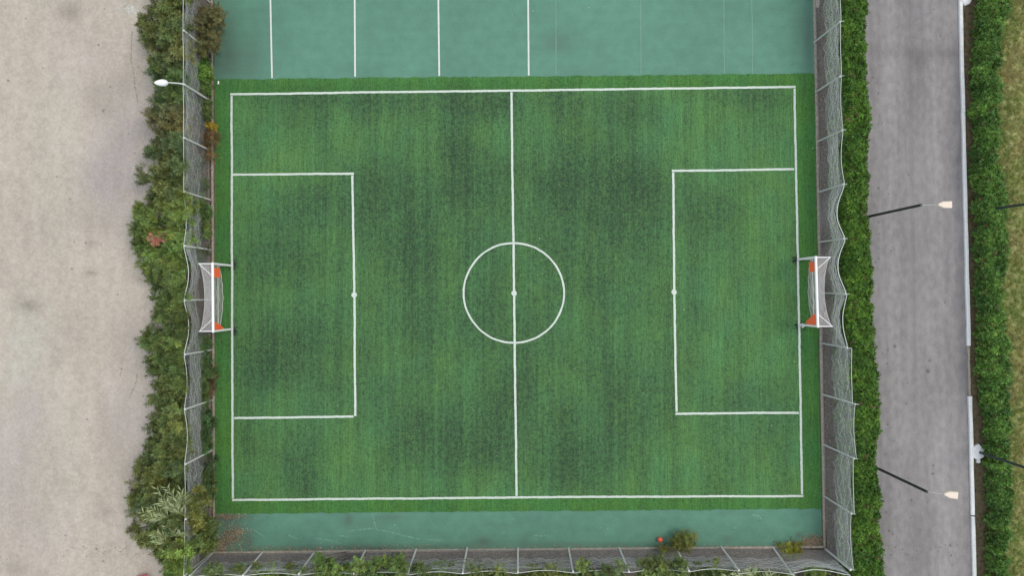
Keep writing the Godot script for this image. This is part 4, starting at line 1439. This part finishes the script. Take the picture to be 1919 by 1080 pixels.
func build_small() -> void:
	# balls
	var bp := G(1503.5, 610.5, 0.135)
	var fb := thing("football", "white and black football beside the foot of the right goal", "ball", Vector3(bp.x, 0.135, bp.z))
	var ico := []
	var ph := (1.0 + sqrt(5.0)) / 2.0
	for s in [-1.0, 1.0]:
		for r in [-1.0, 1.0]:
			ico.append(Vector3(0, s, r * ph).normalized())
			ico.append(Vector3(s, r * ph, 0).normalized())
			ico.append(Vector3(r * ph, 0, s).normalized())
	var tilt := Basis(Vector3(0.4, 0.2, 0.9).normalized(), 0.7)
	var pb := B.new()
	pb.ball(Vector3.ZERO, Vector3.ONE * 0.11, 40, 26, func(d: Vector3) -> Color:
		for q in ico:
			if (tilt * d).dot(q) > 0.935:
				return Color(0.02, 0.02, 0.025)
		return Color(0.8, 0.8, 0.78))
	var pm := mat(Color.WHITE, 0.4)
	pm.vertex_color_use_as_albedo = true
	part("shell", pb.mesh(), pm, fb)
	var op := G(1235.0, 1008.5, 0.12)
	var ob := thing("ball", "orange-red ball beside the olive weed on the lower court", "ball", Vector3(op.x, 0.12, op.z))
	var obm := B.new()
	obm.ball(Vector3.ZERO, Vector3.ONE * 0.12, 28, 18)
	part("shell", obm.mesh(), worn(Color(0.78, 0.11, 0.05), Color(0.62, 0.09, 0.05), 3.0, 95, 0.5), ob)
	var vb := B.new()
	vb.tube([Vector3(0.02, 0.117, 0.01), Vector3(0.0205, 0.121, 0.0105)], [0.008, 0.006], 8)
	part("valve", vb.mesh(), M.dark_pole, ob)
	# a white cup lying at the turf's corner
	var cp := G(408, 153.5)
	var cup := thing("cup", "small white cup lying at the turf's top left corner", "cup", Vector3(cp.x, 0.07, cp.z))
	var cb := B.new()
	cb.tube([Vector3(0, 0, -0.07), Vector3(0, 0, 0.07)], [0.034, 0.046], 14, false)
	part("side", cb.mesh(), M.white_metal, cup)
	var cd := B.new()
	cd.tube([Vector3(0, 0, -0.07), Vector3(0, 0, -0.066)], [0.034, 0.034], 14)
	part("bottom", cd.mesh(), M.white_metal, cup)
	# stone by the lamp's base
	var sp := G(1827, 862.5)
	var stn := thing("stone", "small white stone block below the lamp's white base", "stone", Vector3(sp.x, 0, sp.z), 0.15)
	var sb := B.new()
	sb.slab([Vector2(-0.075, -0.085), Vector2(0.07, -0.08), Vector2(0.08, 0.07), Vector2(0.0, 0.09), Vector2(-0.08, 0.075)], -0.02, 0.1, 0.02)
	part("block", sb.mesh(), M.kerb, stn)
	# pale block on the edging at the top right
	var kp := G(1533, 3)
	var kb := thing("stone", "pale concrete block on the edging at the top right", "stone", Vector3(kp.x, 0, kp.z))
	var kbb := B.new()
	kbb.slab([Vector2(-0.05, -0.5), Vector2(0.13, -0.5), Vector2(0.15, 0.1), Vector2(0.08, 0.23), Vector2(-0.03, 0.2)], -0.02, 0.14, 0.03)
	part("block", kbb.mesh(), worn(Color(0.5, 0.44, 0.36), Color(0.36, 0.31, 0.25), 1.5, 96), kb)
	# two plastic buckets cut by the photograph's lower edge, lying on their sides with open mouths
	for q in [["pink bucket lying on its side at the bottom of the yard", 275.0, 1081.0, Vector3(-0.72, 0.55, 0.1), Color(0.52, 0.13, 0.17)], ["dark red bucket among the leaves behind the bottom fence", 393.0, 1085.0, Vector3(-0.3, -0.2, 0.8), Color(0.32, 0.05, 0.06)]]:
		var p := G(q[1], q[2], 0.25)
		var t := thing("bucket", q[0], "bucket", Vector3(p.x, 0.25, p.z))
		var d: Vector3 = (q[3] as Vector3).normalized()
		var pm2 := mat(q[4], 0.5)
		var b := B.new()
		b.tube([d * -0.2, d * -0.16, d * 0.0, d * 0.2], [0.15, 0.18, 0.2, 0.22], 24, false)
		part("side", b.mesh(), pm2, t)
		var e := B.new()
		e.tube([d * -0.205, d * -0.195], [0.15, 0.15], 24)
		part("bottom", e.mesh(), pm2, t)
		var rim := B.new()
		rim.tube([d * 0.195, d * 0.215], [0.228, 0.23], 24, false)
		part("rim", rim.mesh(), pm2, t)
	# fallen leaves
	var lf := B.new()
	lf.col = Color.WHITE
	lf.leaf(Vector3(-0.035, 0, 0), Vector3(1, 0.1, 0).normalized(), Vector3(0, 0, 1), 0.08, 0.03, 0.2)
	var lm := lf.mesh()
	var zones := [   # label, count, list of [column, row, spread x, spread y]
		["brown fallen leaves heaped in the lower left corner of the court", 1500, [[430, 1008, 18, 12], [447, 995, 12, 9], [415, 1020, 10, 8], [428, 965, 20, 4]]],
		["litter of fallen leaves along the bottom fence", 3600, [[700, 1034, 280, 5], [1150, 1031, 300, 5], [1000, 1021, 500, 2], [1500, 1018, 22, 4], [1520, 1010, 12, 6], [600, 1026, 150, 2]]],
		["litter of fallen leaves along the foot of the right fence", 4200, [[1541, 100, 5, 160], [1543, 450, 5, 220], [1545, 850, 5, 160]]],
		["litter of fallen leaves along the foot of the left fence", 3200, [[388, 200, 7, 140], [392, 520, 6, 160], [397, 800, 6, 120], [401, 900, 4, 50]]]]
	for q in zones:
		var xf := []
		var cols := []
		for k in q[1]:
			var z: Array = q[2][k % q[2].size()]
			var p := G(z[0] + rng.randfn() * z[2], z[1] + rng.randfn() * z[3])
			var on_turf := p.x > G(400, 550).x and p.x < G(1534, 550).x and p.z < G(960, 955).z
			if on_turf and rng.randf() < 0.85:
				continue
			p.y = 0.032 if on_turf else 0.008
			xf.append(aim(Vector3(rng.randf_range(-0.3, 0.3), 1, rng.randf_range(-0.3, 0.3)), p, rng.randf_range(0.5, 1.2)))
			cols.append(tint([Color(0.22, 0.12, 0.07), Color(0.30, 0.20, 0.12), Color(0.14, 0.085, 0.06), Color(0.40, 0.31, 0.20)][rng.randi() % 4], 0.3))
		var o := scatter(numbered("fallen_leaves"), lm, xf, cols, M.leaf, self)
		tag(o, q[0], "leaves")
